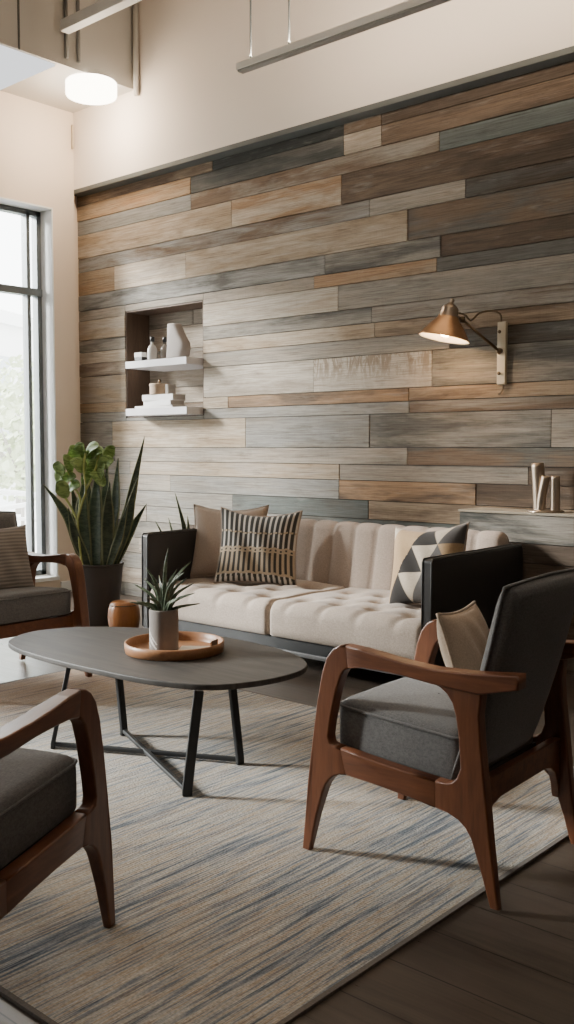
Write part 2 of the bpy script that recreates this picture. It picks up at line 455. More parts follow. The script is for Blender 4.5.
# left wall with three windows
wins = [(3.45, 4.93), (1.4, 2.7), (-.95, .6)]
Z0, Z1 = .14, 3.25
bm = bmesh.new()
ys = [YB]
edges = sorted(wins)
cur = YB
for a, b in edges:
    box(bm, XL - .25, XL, cur, a, 0, 4.1); cur = b
    box(bm, XL - .25, XL, a, b, 0, Z0); box(bm, XL - .25, XL, a, b, Z1, 4.1)
box(bm, XL - .25, XL, cur, 5.15, 0, 4.1); box(bm, XL - .25, XL - .10, 5.15, YW + .4, 0, 4.1)
struct(obj('wall_left', bm, M['plaster_left']))
for n, (a, b) in enumerate(wins):
    bm = bmesh.new(); f = .055; x0, x1 = XL - .235, XL - .16
    box(bm, x0, x1, a, b, Z0, Z0 + f); box(bm, x0, x1, a, b, Z1 - f, Z1)
    box(bm, x0, x1, a, a + f, Z0, Z1); box(bm, x0, x1, b - f, b, Z0, Z1)
    box(bm, x0, x1, b - f - .10, b - f - .065, Z0, Z1)
    box(bm, x0, x1 + .01, a, b, 2.53, 2.59)
    box(bm, x0 + .01, x1, (a + b) / 2 - .025, (a + b) / 2 + .025, Z0, Z1)
    w = struct(obj('window_%d' % (n + 1), bm, M['alu']))
    g = struct(obj('pane', BX(XL - .205, XL - .199, a + .02, b - .02, Z0 + .02, Z1 - .02), M['glass'], w))
    bm = bmesh.new(); t = .012
    for q in ((XL - .16, XL + .001, b - t, b, Z0, Z1), (XL - .16, XL + .001, a, a + t, Z0, Z1), (XL - .16, XL + .001, a, b, Z1 - t, Z1), (XL - .16, XL + .02, a, b, Z0 - .02, Z0 + t)):
        box(bm, *q)
    struct(obj('reveal', bm, M['reveal'], w))
    L = bpy.data.lights.new('portal', 'AREA'); L.shape = 'RECTANGLE'; L.size = Z1 - Z0; L.size_y = b - a; L.cycles.is_portal = True
    lo = bpy.data.objects.new('portal', L); COL.objects.link(lo); lo.location = (XL - .27, (a + b) / 2, (Z0 + Z1) / 2); lo.rotation_euler = (0, R(-90), 0)
struct(obj('baseboard_left', BX(XL, XL + .015, 4.95, 5.15, 0, .10), M['reveal'], bevel=.003))

# ------------------------------------------------------------------ wood wall
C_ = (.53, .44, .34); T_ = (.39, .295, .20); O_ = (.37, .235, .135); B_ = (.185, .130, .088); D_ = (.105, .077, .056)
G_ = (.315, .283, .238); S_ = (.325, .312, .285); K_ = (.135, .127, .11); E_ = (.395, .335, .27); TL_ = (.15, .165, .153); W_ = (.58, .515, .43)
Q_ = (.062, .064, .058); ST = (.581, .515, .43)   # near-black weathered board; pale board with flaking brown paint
NX0, NX1, NZ0, NZ1 = -6.45, -5.51, 1.50, 2.38
XE = 2.6
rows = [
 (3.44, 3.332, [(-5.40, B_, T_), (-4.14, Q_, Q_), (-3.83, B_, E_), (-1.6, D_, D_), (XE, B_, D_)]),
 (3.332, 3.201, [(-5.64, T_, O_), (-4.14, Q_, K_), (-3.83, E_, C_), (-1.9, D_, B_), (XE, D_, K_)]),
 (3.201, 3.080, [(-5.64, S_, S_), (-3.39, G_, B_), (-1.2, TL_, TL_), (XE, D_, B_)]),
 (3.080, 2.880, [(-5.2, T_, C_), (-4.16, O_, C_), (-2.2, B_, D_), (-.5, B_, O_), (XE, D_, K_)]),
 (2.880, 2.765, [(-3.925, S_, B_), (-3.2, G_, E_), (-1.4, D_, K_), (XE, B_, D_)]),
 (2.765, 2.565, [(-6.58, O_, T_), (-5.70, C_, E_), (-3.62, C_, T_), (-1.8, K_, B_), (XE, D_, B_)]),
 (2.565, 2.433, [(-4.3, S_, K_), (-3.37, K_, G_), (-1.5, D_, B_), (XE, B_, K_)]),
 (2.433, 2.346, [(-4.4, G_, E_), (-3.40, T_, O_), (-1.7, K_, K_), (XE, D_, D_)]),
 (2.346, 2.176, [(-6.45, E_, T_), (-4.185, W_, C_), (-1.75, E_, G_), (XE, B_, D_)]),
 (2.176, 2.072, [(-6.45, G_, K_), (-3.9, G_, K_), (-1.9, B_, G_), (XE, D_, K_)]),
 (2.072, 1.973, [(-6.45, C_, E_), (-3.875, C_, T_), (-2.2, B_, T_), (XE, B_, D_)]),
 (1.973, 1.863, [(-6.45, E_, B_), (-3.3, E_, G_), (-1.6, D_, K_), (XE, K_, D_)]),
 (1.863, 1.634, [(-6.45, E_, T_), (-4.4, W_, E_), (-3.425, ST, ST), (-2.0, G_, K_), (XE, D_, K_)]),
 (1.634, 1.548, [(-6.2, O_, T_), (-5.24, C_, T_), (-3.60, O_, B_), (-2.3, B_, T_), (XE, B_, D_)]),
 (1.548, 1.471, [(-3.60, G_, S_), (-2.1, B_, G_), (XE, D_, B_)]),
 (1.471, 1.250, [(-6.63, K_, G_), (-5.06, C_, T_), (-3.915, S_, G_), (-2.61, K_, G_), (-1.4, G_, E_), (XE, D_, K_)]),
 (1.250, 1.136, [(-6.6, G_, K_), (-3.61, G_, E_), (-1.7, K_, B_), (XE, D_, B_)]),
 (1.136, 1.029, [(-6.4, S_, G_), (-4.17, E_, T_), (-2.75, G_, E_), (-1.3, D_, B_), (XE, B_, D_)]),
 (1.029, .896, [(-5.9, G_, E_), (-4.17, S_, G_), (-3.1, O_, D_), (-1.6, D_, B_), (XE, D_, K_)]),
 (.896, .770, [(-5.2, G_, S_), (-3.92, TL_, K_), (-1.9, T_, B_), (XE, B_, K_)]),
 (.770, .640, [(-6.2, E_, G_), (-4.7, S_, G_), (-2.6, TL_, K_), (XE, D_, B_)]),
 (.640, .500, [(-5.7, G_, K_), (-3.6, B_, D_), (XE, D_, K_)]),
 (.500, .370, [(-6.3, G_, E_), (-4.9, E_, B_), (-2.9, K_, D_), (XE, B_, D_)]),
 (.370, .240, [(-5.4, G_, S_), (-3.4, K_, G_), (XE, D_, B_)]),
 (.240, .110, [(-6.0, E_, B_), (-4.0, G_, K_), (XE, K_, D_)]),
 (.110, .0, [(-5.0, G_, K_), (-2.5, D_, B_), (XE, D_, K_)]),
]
def planks(bm, rws, xs, yfront, hole=None, depth=.03, la=None, lb=None):
    rnd = random.Random(3)
    for z1, z0, segs in rws:
        x = xs
        for xe, ca, cb in segs:
            jit = rnd.uniform(0, .007); sd = rnd.random(); sh = rnd.uniform(.9, 1.1)
            rects = [(x, xe, z0, z1)]
            if hole:
                hx0, hx1, hz0, hz1 = hole; out = []
                for a, b, c, d in rects:
                    if b <= hx0 or a >= hx1 or d <= hz0 or c >= hz1: out.append((a, b, c, d)); continue
                    if a < hx0: out.append((a, hx0, c, d))
                    if b > hx1: out.append((hx1, b, c, d))
                    m0, m1 = max(a, hx0), min(b, hx1)
                    if c < hz0: out.append((m0, m1, c, hz0))
                    if d > hz1: out.append((m0, m1, hz1, d))
                rects = out
            for a, b, c, d in rects:
                g = .0024
                vs, _ = box(bm, a + g, b - g, yfront + jit, yfront + depth, c + g, d - g)
                for v in vs:
                    v[la] = (*[min(1, q * sh) for q in ca], sd); v[lb] = (*[min(1, q * sh) for q in cb], 0. if ca is ST else 1.)
            x = xe
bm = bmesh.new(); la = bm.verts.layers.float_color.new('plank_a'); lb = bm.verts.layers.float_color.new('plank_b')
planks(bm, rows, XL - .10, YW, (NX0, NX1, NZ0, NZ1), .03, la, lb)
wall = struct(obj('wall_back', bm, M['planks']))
bm = bmesh.new()
for q in ((XL - .25, NX0, YW + .03, YW + .4, 0, ZC), (NX1, XR, YW + .03, YW + .4, 0, ZC), (NX0, NX1, YW + .03, YW + .4, 0, NZ0), (NX0, NX1, YW + .03, YW + .4, NZ1, ZC), (NX0 - .1, NX1 + .1, YW + .32, YW + .42, NZ0 - .1, NZ1 + .1)):
    box(bm, *q)
struct(obj('backing', bm, M['black_plastic'], wall))
# niche lining: dark sides, plank back
M['niche_side'] = wood('niche_side_wood', (.075, .046, .03), (.125, .08, .052), 'z', 8., .7)
bm = bmesh.new(); ND = YW + .26
box(bm, NX0, NX0 + .012, YW + .012, ND, NZ0, NZ1); box(bm, NX1 - .012, NX1, YW + .012, ND, NZ0, NZ1)
box(bm, NX0, NX1, YW + .012, ND, NZ1 - .012, NZ1); box(bm, NX0, NX1, YW + .012, ND, NZ0, NZ0 + .012)
struct(obj('niche_lining', bm, M['niche_side'], wall))
bm = bmesh.new(); la = bm.verts.layers.float_color.new('plank_a'); lb = bm.verts.layers.float_color.new('plank_b')
planks(bm, [(2.38, 2.25, [(-5.9, G_, E_), (NX1, E_, G_)]), (2.25, 2.06, [(NX1, E_, C_)]), (2.06, 1.93, [(-6.0, G_, E_), (NX1, G_, B_)]), (1.93, 1.75, [(NX1, E_, G_)]), (1.75, 1.62, [(NX1, C_, E_)]), (1.62, 1.50, [(NX1, G_, B_)])], NX0, ND, None, .03, la, lb)
struct(obj('niche_back', bm, M['planks'], wall))

# low plank-clad ledge on the right
LX0, LY, LZ = -3.06, 5.0, .885
bm = bmesh.new(); la = bm.verts.layers.float_color.new('plank_a'); lb = bm.verts.layers.float_color.new('plank_b')
GL = (.075, .075, .067)
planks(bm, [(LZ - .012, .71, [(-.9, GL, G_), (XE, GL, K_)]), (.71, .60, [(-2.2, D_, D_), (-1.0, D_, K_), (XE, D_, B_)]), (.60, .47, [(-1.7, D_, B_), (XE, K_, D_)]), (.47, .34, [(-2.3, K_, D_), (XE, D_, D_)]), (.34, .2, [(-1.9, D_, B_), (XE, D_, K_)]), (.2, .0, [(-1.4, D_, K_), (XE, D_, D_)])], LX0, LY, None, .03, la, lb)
vs, _ = box(bm, LX0 - .004, XE, LY - .006, YW, LZ - .012, LZ)
for v in vs: v[la] = (.42, .36, .27, .3); v[lb] = (.36, .31, .24, 1)
vs, _ = box(bm, LX0, XE, LY + .03, YW, 0, LZ - .012)
for v in vs: v[la] = (.15, .13, .11, .6); v[lb] = (.2, .17, .14, 1)
lg = struct(obj('wall_ledge', bm, M['planks']))
tag(lg, 'low plank-clad ledge along the wall behind the sofa end, three metal tubes on it', 'ledge')
lg['kind'] = 'structure'

# ------------------------------------------------------------------ ceiling things
t = thing('drum_ceiling_light', 'glowing white drum light under the lowered ceiling by the window corner', 'ceiling light', (-6.28, 4.81, 3.96))
obj('lamp_shade', LA([(0, .0), (.175, .0), (.19, .006), (.196, .018), (.196, .105), (.19, .112)], 40), M['drum_glow'], t, smooth=True)
obj('ceiling_plate', LA([(0, .105), (.17, .105), (.17, .12), (0, .12)], 32), M['reveal'], t)
t = thing('ceiling_panel', 'flat white panel with a weak glow set under the lowered ceiling beside the drum light', 'ceiling panel', (-6.6, 3.3, 4.06))
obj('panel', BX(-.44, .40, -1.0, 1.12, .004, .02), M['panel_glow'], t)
t = thing('linear_pendant_light', 'long slim grey bar light hung on thin rods before the upper wall', 'pendant light', (-4.09, 4.2, 3.43))
obj('housing', BX(0, 3.4, -.03, .03, .012, .05), M['alu_light'], t, bevel=.004)
obj('diffuser', BX(.01, 3.39, -.022, .022, .0, .013), simple('frosted_diffuser', (.30, .27, .23), .6), t)
for x in (.095, .39, 2.6):
    bm = bmesh.new(); tube(bm, [(x, 0, .05), (x, 0, ZC - 3.43)], .006, 8); obj('rod', bm, M['alu'], t)
t = thing('ceiling_rail', 'pale metal rail crossing in front of the lowered ceiling, hung below the roof', 'rail', (-6.08, 4.42, 4.3))
obj('bar', BX(0, 2.2, -.04, .04, -.03, .05), simple('pale_rail_paint', (.70, .68, .64), .5), t, bevel=.005)
for x in (.5, 1.8):
    bm = bmesh.new(); tube(bm, [(x, 0, .05), (x, 0, ZC - 4.3)], .008, 8); obj('rod', bm, M['alu'], t)
for y, lab in ((4.49, 'grey vertical conduit on the ceiling drop, nearer the grille'), (4.60, 'grey vertical conduit on the ceiling drop, nearer the upper wall')):
    bm = bmesh.new(); tube(bm, [(0, 0, 4.13), (0, 0, ZC)], .014, 10)
    tag(obj('conduit', bm, simple('conduit_grey', (.20, .195, .185), .5), None, True, loc=(SX + .016, y, 0)), lab, 'conduit', 'conduits on the ceiling drop')
bm = bmesh.new(); tube(bm, [(0, 0, 4.02), (0, 0, ZC)], .022, 12)
tag(obj('drain_pipe', bm, M['plaster_grey'], None, True, loc=(SX + .05, 5.125, 0)), 'beige vertical pipe on the upper wall where the lowered ceiling ends', 'pipe')
t = thing('vent_grille', 'dark louvred vent grille high on the ceiling drop', 'vent', (SX, 3.62, 4.44))
obj('frame', BX(.0, .02, -.40, .40, .0, .29), simple('vent_frame_paint', (.22, .21, .19), .6), t, bevel=.004)
bm = bmesh.new()
for i in range(9): box(bm, .018, .03, -.37, .37, .02 + i * .029, .035 + i * .029)
obj('louvres', bm, simple('vent_louvre_paint', (.07, .065, .06), .6), t)
bm = bmesh.new(); box(bm, SX - .01, SX + .006, 4.085, 4.10, 4.08, ZC); struct(obj('trim_3', bm, M['trim_dark']))
bm = bmesh.new(); flatbar(bm, [(0, 0, .19), (0, 0, .02), (.01, -.012, 0), (.04, -.02, 0)], .03, .012, up=Vector((.3, .9, .1)))
tag(obj('wall_bracket', bm, simple('bracket_beige', (.42, .34, .24), .6), None, loc=(XL + .02, 5.125, 3.78)), 'small beige hooked bracket in the corner above the plank wall', 'bracket')

# ------------------------------------------------------------------ rug
RX0, RX1, RY0, RY1 = -4.5, -1.35, 1.18, 3.555
t = thing('striped_rug', 'flatwoven rug streaked in grey, blue, cream and tan under the seating', 'rug', ((RX0 + RX1) / 2, (RY0 + RY1) / 2, 0))
hx, hy = (RX1 - RX0) / 2, (RY1 - RY0) / 2
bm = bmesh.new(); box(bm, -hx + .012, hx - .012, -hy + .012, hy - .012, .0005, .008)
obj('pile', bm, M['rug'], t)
bm = bmesh.new()
for a in ((-hx, hx, -hy, -hy + .014), (-hx, hx, hy - .014, hy), (-hx, -hx + .014, -hy + .014, hy - .014), (hx - .014, hx, -hy + .014, hy - .014)):
    box(bm, *a, .0005, .0085)
obj('binding', bm, M['rug_edge'], t)
RT = .008

# ------------------------------------------------------------------ armchairs
front_leg = [(.288, 0), (.317, 0), (.305, .10), (.290, .23), (.272, .36), (.256, .47), (.238, .565), (.220, .615), (.198, .643), (.175, .656), (.150, .660), (.140, .592), (.155, .583), (.166, .568), (.182, .521), (.196, .465), (.205, .422), (.212, .375), (.207, .356), (.190, .350), (.168, .348), (.147, .270), (.172, .266), (.192, .257), (.208, .243), (.222, .224), (.232, .200), (.258, .120)]
rear_leg = [(-.348, 0), (-.321, 0), (-.295, .09), (-.264, .180), (-.248, .205), (-.226, .223), (-.195, .235), (-.155, .241), (-.154, .320), (-.185, .319), (-.205, .325), (-.220, .340), (-.231, .369), (-.228, .410), (-.224, .455), (-.215, .511), (-.204, .545), (-.188, .567), (-.165, .583), (-.140, .590), (-.140, .610), (-.285, .618), (-.292, .575), (-.286, .52), (-.291, .452), (-.306, .326), (-.324, .17)]
arm_pts = [(.150, .660), (.140, .592), (.093, .601), (.02, .602), (-.049, .599), (-.140, .590), (-.285, .582), (-.40, .611), (-.40, .650), (-.30, .640), (-.231, .635), (-.15, .632), (-.06, .637), (.021, .646), (.09, .655)]
rail_pts = [(.147, .27), (.168, .348), (.10, .340), (.019, .332), (-.07, .325), (-.154, .320), (-.155, .241), (-.07, .252), (.03, .262)]
def rail_piece(name, outline, w, joints, parent, mat, bev, widen=None):
    """shaped wooden rail; the butt-jointed ends stay sharp so neighbours run into each other without a groove"""
    y, hw_ = w; n = len(outline); bm = PR(outline, y - hw_, y + hw_)
    bm.verts.ensure_lookup_table(); bm.edges.ensure_lookup_table()
    if 'bevel_weight_edge' not in bm.edges.layers.float: bm.edges.layers.float.new('bevel_weight_edge')
    lay = bm.edges.layers.float['bevel_weight_edge']
    def isj(p): return any((Vector(p) - Vector(q)).length < 1e-4 for q in joints)
    for e in bm.edges:
        a, b = ((v.co.x, v.co.z) for v in e.verts)
        if abs(e.verts[0].co.y - e.verts[1].co.y) > 1e-6:                      # edge across the thickness
            if isj(a): e[lay] = 0.
            elif len(e.link_faces) == 2 and e.calc_face_angle(0) > R(50): e[lay] = 1.
        else: e[lay] = 0. if (isj(a) and isj(b)) else 1.
    if widen:
        for v in bm.verts: v.co.y = y + (v.co.y - y) * widen(v.co)
    o = obj(name, bm, mat, parent, smooth=True)
    m = o.modifiers.new('bevel', 'BEVEL'); m.width = bev; m.segments = 3; m.limit_method = 'WEIGHT'
    o.modifiers.new('wn', 'WEIGHTED_NORMAL')
    return o
JA = [(.150, .660), (.140, .592)]; JR = [(.147, .270), (.168, .348)]; JB = [(-.155, .241), (-.154, .320)]; JT = [(-.140, .590), (-.140, .610), (-.285, .618)]
def make_chair(label, loc, rz):
    t = thing('lounge_armchair', label, 'armchair', loc, rz, 'wood-framed lounge armchairs')
    for s in (-1, 1):
        y = .275 * s
        taper = lambda c: .58 + .42 * min(1, c.z / .25)            # slim feet
        rail_piece('leg', front_leg, (y, .021), JA + JR, t, M['chair_wood_z'], .006, taper)
        rail_piece('leg', rear_leg, (y, .020), JB + JT, t, M['chair_wood_z'], .006, taper)
        rail_piece('armrest', arm_pts, (y, .028), JA, t, M['chair_wood'], .006, lambda c: .75 if c.x > .12 else (.88 if c.x > .05 else 1.))
        rail_piece('side_rail', rail_pts, (y, .0205), JR + JB, t, M['chair_wood'], .006)
    fr = [(-.256, .330), (.256, .330), (.256, .262), (-.256, .262)]
    obj('front_rail', PR(fr, .175, .205, plane='yz'), M['chair_wood'], t, bevel=.004)
    rr = [(-.258, .335), (.258, .335), (.258, .14), (.248, .185), (.228, .228), (.195, .252), (.15, .262), (-.15, .262), (-.195, .252), (-.228, .228), (-.248, .185), (-.258, .14)]
    obj('rear_rail', PR(rr, -.285, -.258, plane='yz'), M['chair_wood'], t, bevel=.004)
    obj('seat_deck', BX(-.21, .17, -.245, .245, .285, .31), M['black_plastic'], t)
    # seat cushion: thick, slightly crowned, lower at the back
    bm = round_cushion(.425, .505, .149, p=.12)
    for v in bm.verts:
        v.co.z += .012 * max(0, 1 - (v.co.x / .235) ** 2) * max(0, 1 - (v.co.y / .25) ** 2) if v.co.z > .08 else 0
        v.co.x += .003; v.co.z += .308 + (v.co.x) * .075 + .012
    c = obj('seat_cushion', bm, M['chair_fab'], t, smooth=True)
    bm = bmesh.new(); pth = []
    for i in range(49):
        u = 2 * PI * i / 48; f = lambda a, e: math.copysign(abs(a) ** e, a)
        x = .212 * f(math.cos(u), .12) + .003; pth.append((x, .252 * f(math.sin(u), .12), .322 + .012 + x * .075 + .114))
    tube(bm, pth, .0045, 6); obj('piping', bm, M['chair_fab'], c, smooth=True)
    # upholstered back, reclined, wrapped round a curved shell that widens upward
    bm = bmesh.new(); N, K = 22, 26; G = []
    for side in (0, 1):
        g = []
        for j in range(K + 1):
            v = j / K; row = []
            for i in range(N + 1):
                u = -1 + 2 * i / N
                hw = .246 + .006 * v
                ex = (1 - abs(u) ** 7) ** .5 * (1 - abs(2 * v - 1) ** 11) ** .5    # rounded rim
                thick = .036 * max(ex, .0)
                base_x = -.180 - .175 * v - .012 * math.sin(PI * v)
                curve = .016 * u * u * (.3 + v)
                top = -.014 * v ** 8 * u * u
                z = .305 + .578 * v + top
                x = base_x + curve + (thick if side == 0 else -thick)
                if side == 0: x += .012 * (1 - u * u) * math.sin(PI * v)
                rim = i in (0, N) or j in (0, K)
                row.append(G[0][j][i] if side and rim else bm.verts.new((x, hw * u, z)))
            g.append(row)
        G.append(g)
    for g, s in ((G[0], 1), (G[1], -1)):
        for j in range(K):
            for i in range(N):
                q = (g[j][i], g[j][i + 1], g[j + 1][i + 1], g[j + 1][i]); bm.faces.new(q if s == 1 else q[::-1])
    seam = [v.co.copy() for v in [G[0][j][0] for j in range(K + 1)] + G[0][K][1:] + [G[0][j][N] for j in range(K - 1, -1, -1)]]
    b = obj('backrest', bm, M['chair_fab'], t, smooth=True)
    bm = bmesh.new(); tube(bm, seam, .005, 6); obj('piping', bm, M['chair_fab'], b, smooth=True)
    return t
ch_r = make_chair('wooden lounge armchair with charcoal upholstery seen from behind, plain beige cushion in it', (-1.62, 2.545, .0085), R(183))
ch_n = dup(ch_r, (-2.125, 1.158, RT), R(111.6), 'wooden lounge armchair with an empty charcoal seat at the near end of the rug')
ch_w = dup(ch_r, (-4.58, 2.84, RT), R(0), 'wooden armchair by the window with a ribbed grey cushion on its seat', scale=1.)
ch_w.scale = (1, 1.34, 1)


# ------------------------------------------------------------------ coffee table
cx, cy = -3.05, 2.68
out = [(-3.72, 2.36), (-3.79, 2.437), (-3.835, 2.53), (-3.838, 2.629), (-3.757, 2.799), (-3.541, 2.956), (-3.238, 3.052), (-2.923, 3.06), (-2.682, 3.019), (-2.525, 2.951), (-2.435, 2.87), (-2.39, 2.76), (-2.39, 2.612), (-2.438, 2.472), (-2.521, 2.379), (-2.713, 2.309), (-2.98, 2.283), (-3.242, 2.277), (-3.464, 2.290), (-3.61, 2.315)]
pts = out + out[:3]
pts = smooth_path([(x - cx, y - cy, 0) for x, y in out[-2:] + out + out[:3]], 5)
k0 = 2 * 5; k1 = k0 + len(out) * 5
pts = [(p.x, p.y) for p in pts[k0:k1]]
t = thing('coffee_table', 'dark grey oval-topped coffee table on thin black crossed legs on the rug', 'coffee table', (cx, cy, RT))
obj('tabletop', PR(pts, .372, .394, plane='xy'), M['table'], t, bevel=.004, seg=2, angle=60)
legs = [((-3.355, 2.33), (-3.317, 2.398)), ((-3.278, 2.641), (-3.35, 2.66)), ((-2.529, 2.32), (-2.519, 2.371)), ((-2.633, 2.697), (-2.677, 2.69))]
for f, tp in legs:
    bm = bmesh.new(); d = Vector((f[0] - cx, f[1] - cy, 0)).normalized()
    flatbar(bm, [(f[0] - cx, f[1] - cy, .0), (f[0] - cx, f[1] - cy, .02), (tp[0] - cx, tp[1] - cy, .374)], .036, .018, up=d)
    obj('leg', bm, M['black_metal'], t, bevel=.004)
for a, b in ((0, 3), (1, 2)):
    bm = bmesh.new(); A = legs[a][0]; B = legs[b][0]; z = .018 if a == 0 else .021
    flatbar(bm, [(A[0] - cx, A[1] - cy, z), (B[0] - cx, B[1] - cy, z)], .020, .018, up=Vector((0, 0, 1)))
    obj('crossbar', bm, M['black_metal'], t, bevel=.004)
TT = RT + .394
# tray, pot, card
tx, ty = -3.02, 2.705
t = thing('serving_tray', 'round honey-coloured wooden tray on the coffee table', 'tray', (tx, ty, TT))
obj('base', LA([(0, 0), (.192, 0), (.192, .008), (0, .008)], 56), M['tray'], t)
bm = LA([(.190, .0), (.204, .003), (.207, .028), (.207, .042), (.202, .045), (.197, .042), (.196, .02), (.190, .008)], 64)
obj('rim', bm, M['tray'], t, smooth=True)
t = thing('table_plant', 'small spiky green aloe in a grey concrete pot on the tray', 'plant', (-3.048, 2.672, TT + .0085), R(20))
bm = bmesh.new(); lay = bm.verts.layers.float.new('mark')
prof = [(0, 0), (.056, 0), (.060, .004), (.0605, .05), (.0605, .10), (.0605, .15), (.060, .168), (.057, .171), (.053, .168), (.053, .150)]
SEG = 120; NH = 60
rings = []
hs = [0.004 + (.168 - .004) * i / NH for i in range(NH + 1)]
def ring(r, z, mk=True):
    rr = []
    for i in range(SEG):
        an = 2 * PI * i / SEG; v = bm.verts.new((r * math.cos(an), r * math.sin(an), z)); m = 0.
        if mk:
            w = (an - R(222)) * .06                       # arc length from the camera-side seam
            for a0, z0, sl, zz0, zz1 in ((-.040, .125, -1.05, .03, .125), (-.018, .090, -1.2, .012, .10), (.004, .05, -.9, .01, .055), (-.035, .055, -.8, .015, .06)):
                dd = abs(z - (z0 + sl * (w - a0)))
                if dd < .0032 and zz0 < z < zz1: m = .85
        v[lay] = m; rr.append(v)
    return rr
rings = [ring(.057, 0, False)] + [ring(.0605, h) for h in hs] + [ring(.057, .171, False), ring(.053, .168, False), ring(.053, .150, False)]
for a, b in zip(rings, rings[1:]):
    for i in range(SEG): bm.faces.new((a[i], a[(i + 1) % SEG], b[(i + 1) % SEG], b[i]))
bm.faces.new(rings[0][::-1])
obj('pot', bm, M['concrete_pot'], t, smooth=True)
obj('soil', LA([(0, .156), (.054, .152)], 24), M['soil'], t)
def blade(bm, pts, w, prof, fold=.25, face=None, lay=None):
    """pointed leaf along pts; prof(t)->relative half width; face = direction the blade faces"""
    P = smooth_path(pts, 5); n = len(P) - 1; rows_ = []
    for i, p in enumerate(P):
        tt = i / n; tg = (P[min(i + 1, n)] - P[max(i - 1, 0)]).normalized()
        fc = Vector(face); s = tg.cross(fc).normalized(); nn = s.cross(tg).normalized()
        hw = w / 2 * prof(tt); row = []
        for u in (-1, -.55, 0, .55, 1):
            v = bm.verts.new(p + s * hw * u + nn * hw * fold * abs(u))
            if lay is not None: v[lay] = abs(u)
            row.append(v)
        rows_.append(row)
    for a, b in zip(rows_, rows_[1:]):
        for i in range(4): bm.faces.new((a[i], a[i + 1], b[i + 1], b[i]))
def spear(t): return (.62 + .38 * math.sin(PI * min(1, t * 1.15))) * (1 - max(0, (t - .55) / .45) ** 1.7) + .012
RV = Vector((math.cos(R(41.5)), math.sin(R(41.5)), 0)); FV = Vector((-math.sin(R(41.5)), math.cos(R(41.5)), 0))
def at(u, z, d=0.): return RV * u + FV * d + Vector((0, 0, z))
def thick(o, th): 
    s = o.modifiers.new('th', 'SOLIDIFY'); s.thickness = th; s.offset = 0
aloe = [(.05, .33, .05), (-.045, .30, -.05), (.09, .33, -.04), (-.09, .29, .06), (.12, .27, .06), (.02, .425, .0), (.112, .365, .03), (-.070, .345, -.02), (-.134, .268, .05), (-.10, .212, -.07), (.135, .245, -.05), (.148, .19, .02), (-.143, .200, .0), (.06, .31, -.08), (-.03, .30, .08), (.075, .23, -.10), (-.055, .235, -.11), (.01, .25, .1), (.09, .29, .08)]
inv = Matrix.Rotation(-R(20), 3, 'Z')
for u, z, d in aloe:
    bm = bmesh.new(); lay = bm.verts.layers.float.new('leafu')
    tip = at(u, z, d); mid = at(u * .38, .15 + (z - .15) * .62, d * .4); b0 = at(u * .12, .148, d * .15)
    blade(bm, [inv @ b0, inv @ mid, inv @ tip],   .019, lambda q: (1 - q ** 1.8) + .02, .45, inv @ (at(random.uniform(-.5, .5), .35, -1)), lay)
    o = obj('leaf', bm, M['aloe'], t, smooth=True); thick(o, .004)
# cream card lying in the tray, with a small dark stand
tag(obj('note_card', BX(-.075, .075, -.055, .055, 0, .006), M['card'], None, bevel=.001, loc=(-2.935, 2.755, TT + .0085), rot=(0, 0, R(38))), 'flat cream card lying in the wooden tray beside the pot', 'card')
bm = bmesh.new(); box(bm, -.004, .004, -.028, .028, 0, .044); box(bm, -.02, .02, -.03, .03, 0, .004)
tag(obj('card_holder', bm, M['brass_dark'], None, bevel=.001, loc=(-2.872, 2.792, TT + .0088), rot=(0, 0, R(20))), 'small dark upright card holder in the tray', 'card holder')

# ------------------------------------------------------------------ sofa
SX0, SX1, SY0, SY1 = -4.805, -2.615, 4.03, 4.955
scx = (SX0 + SX1) / 2
sofa = thing('tufted_sofa', 'greige tufted sofa with a channelled back and slim black leather arms against the plank wall', 'sofa', (scx, (SY0 + SY1) / 2, 0))
ox, oy = scx, (SY0 + SY1) / 2
hw, hd = (SX1 - SX0) / 2, (SY1 - SY0) / 2
AT = .062
for s in (-1, 1):
    xa = s * hw - (AT if s > 0 else 0)
    prof = [(-hd, .10), (-hd, .688), (-hd + .012, .70), (hd - .012, .705), (hd, .69), (hd, .10)]
    a = obj('arm', PR(prof, xa, xa + AT, plane='yz'), M['leather'], sofa, bevel=.012, seg=3)
    bm = bmesh.new()
    for xx in (xa + .005, xa + AT - .005):
        tube(bm, [(xx, -hd - .001, .11), (xx, -hd - .001, .685), (xx, -hd + .012, .7015), (xx, hd - .02, .7065)], .005, 6)
    obj('piping', bm, M['leather'], a, smooth=True)
obj('base_frame', BX(-hw + AT, hw - AT, -hd + .02, hd - .03, .115, .185), M['black_metal'], sofa, bevel=.006)
obj('front_rail', BX(-hw + .01, hw - .01, -hd + .004, -hd + .035, .095, .118), M['frame_metal'], sofa, bevel=.003)
for x in (-hw + .08, hw - .08):
    for y in (-hd + .06, hd - .08):
        bm = bmesh.new(); tube(bm, [(x, y, 0), (x, y, .12)], [.014, .02], 12); obj('leg', bm, M['black_metal'], sofa, smooth=True)
obj('back_shell', BX(-hw + AT * .5, hw - AT * .5, hd - .055, hd - .004, .11, .70), M['leather'], sofa, bevel=.015, seg=3)
iw = hw - AT - .004
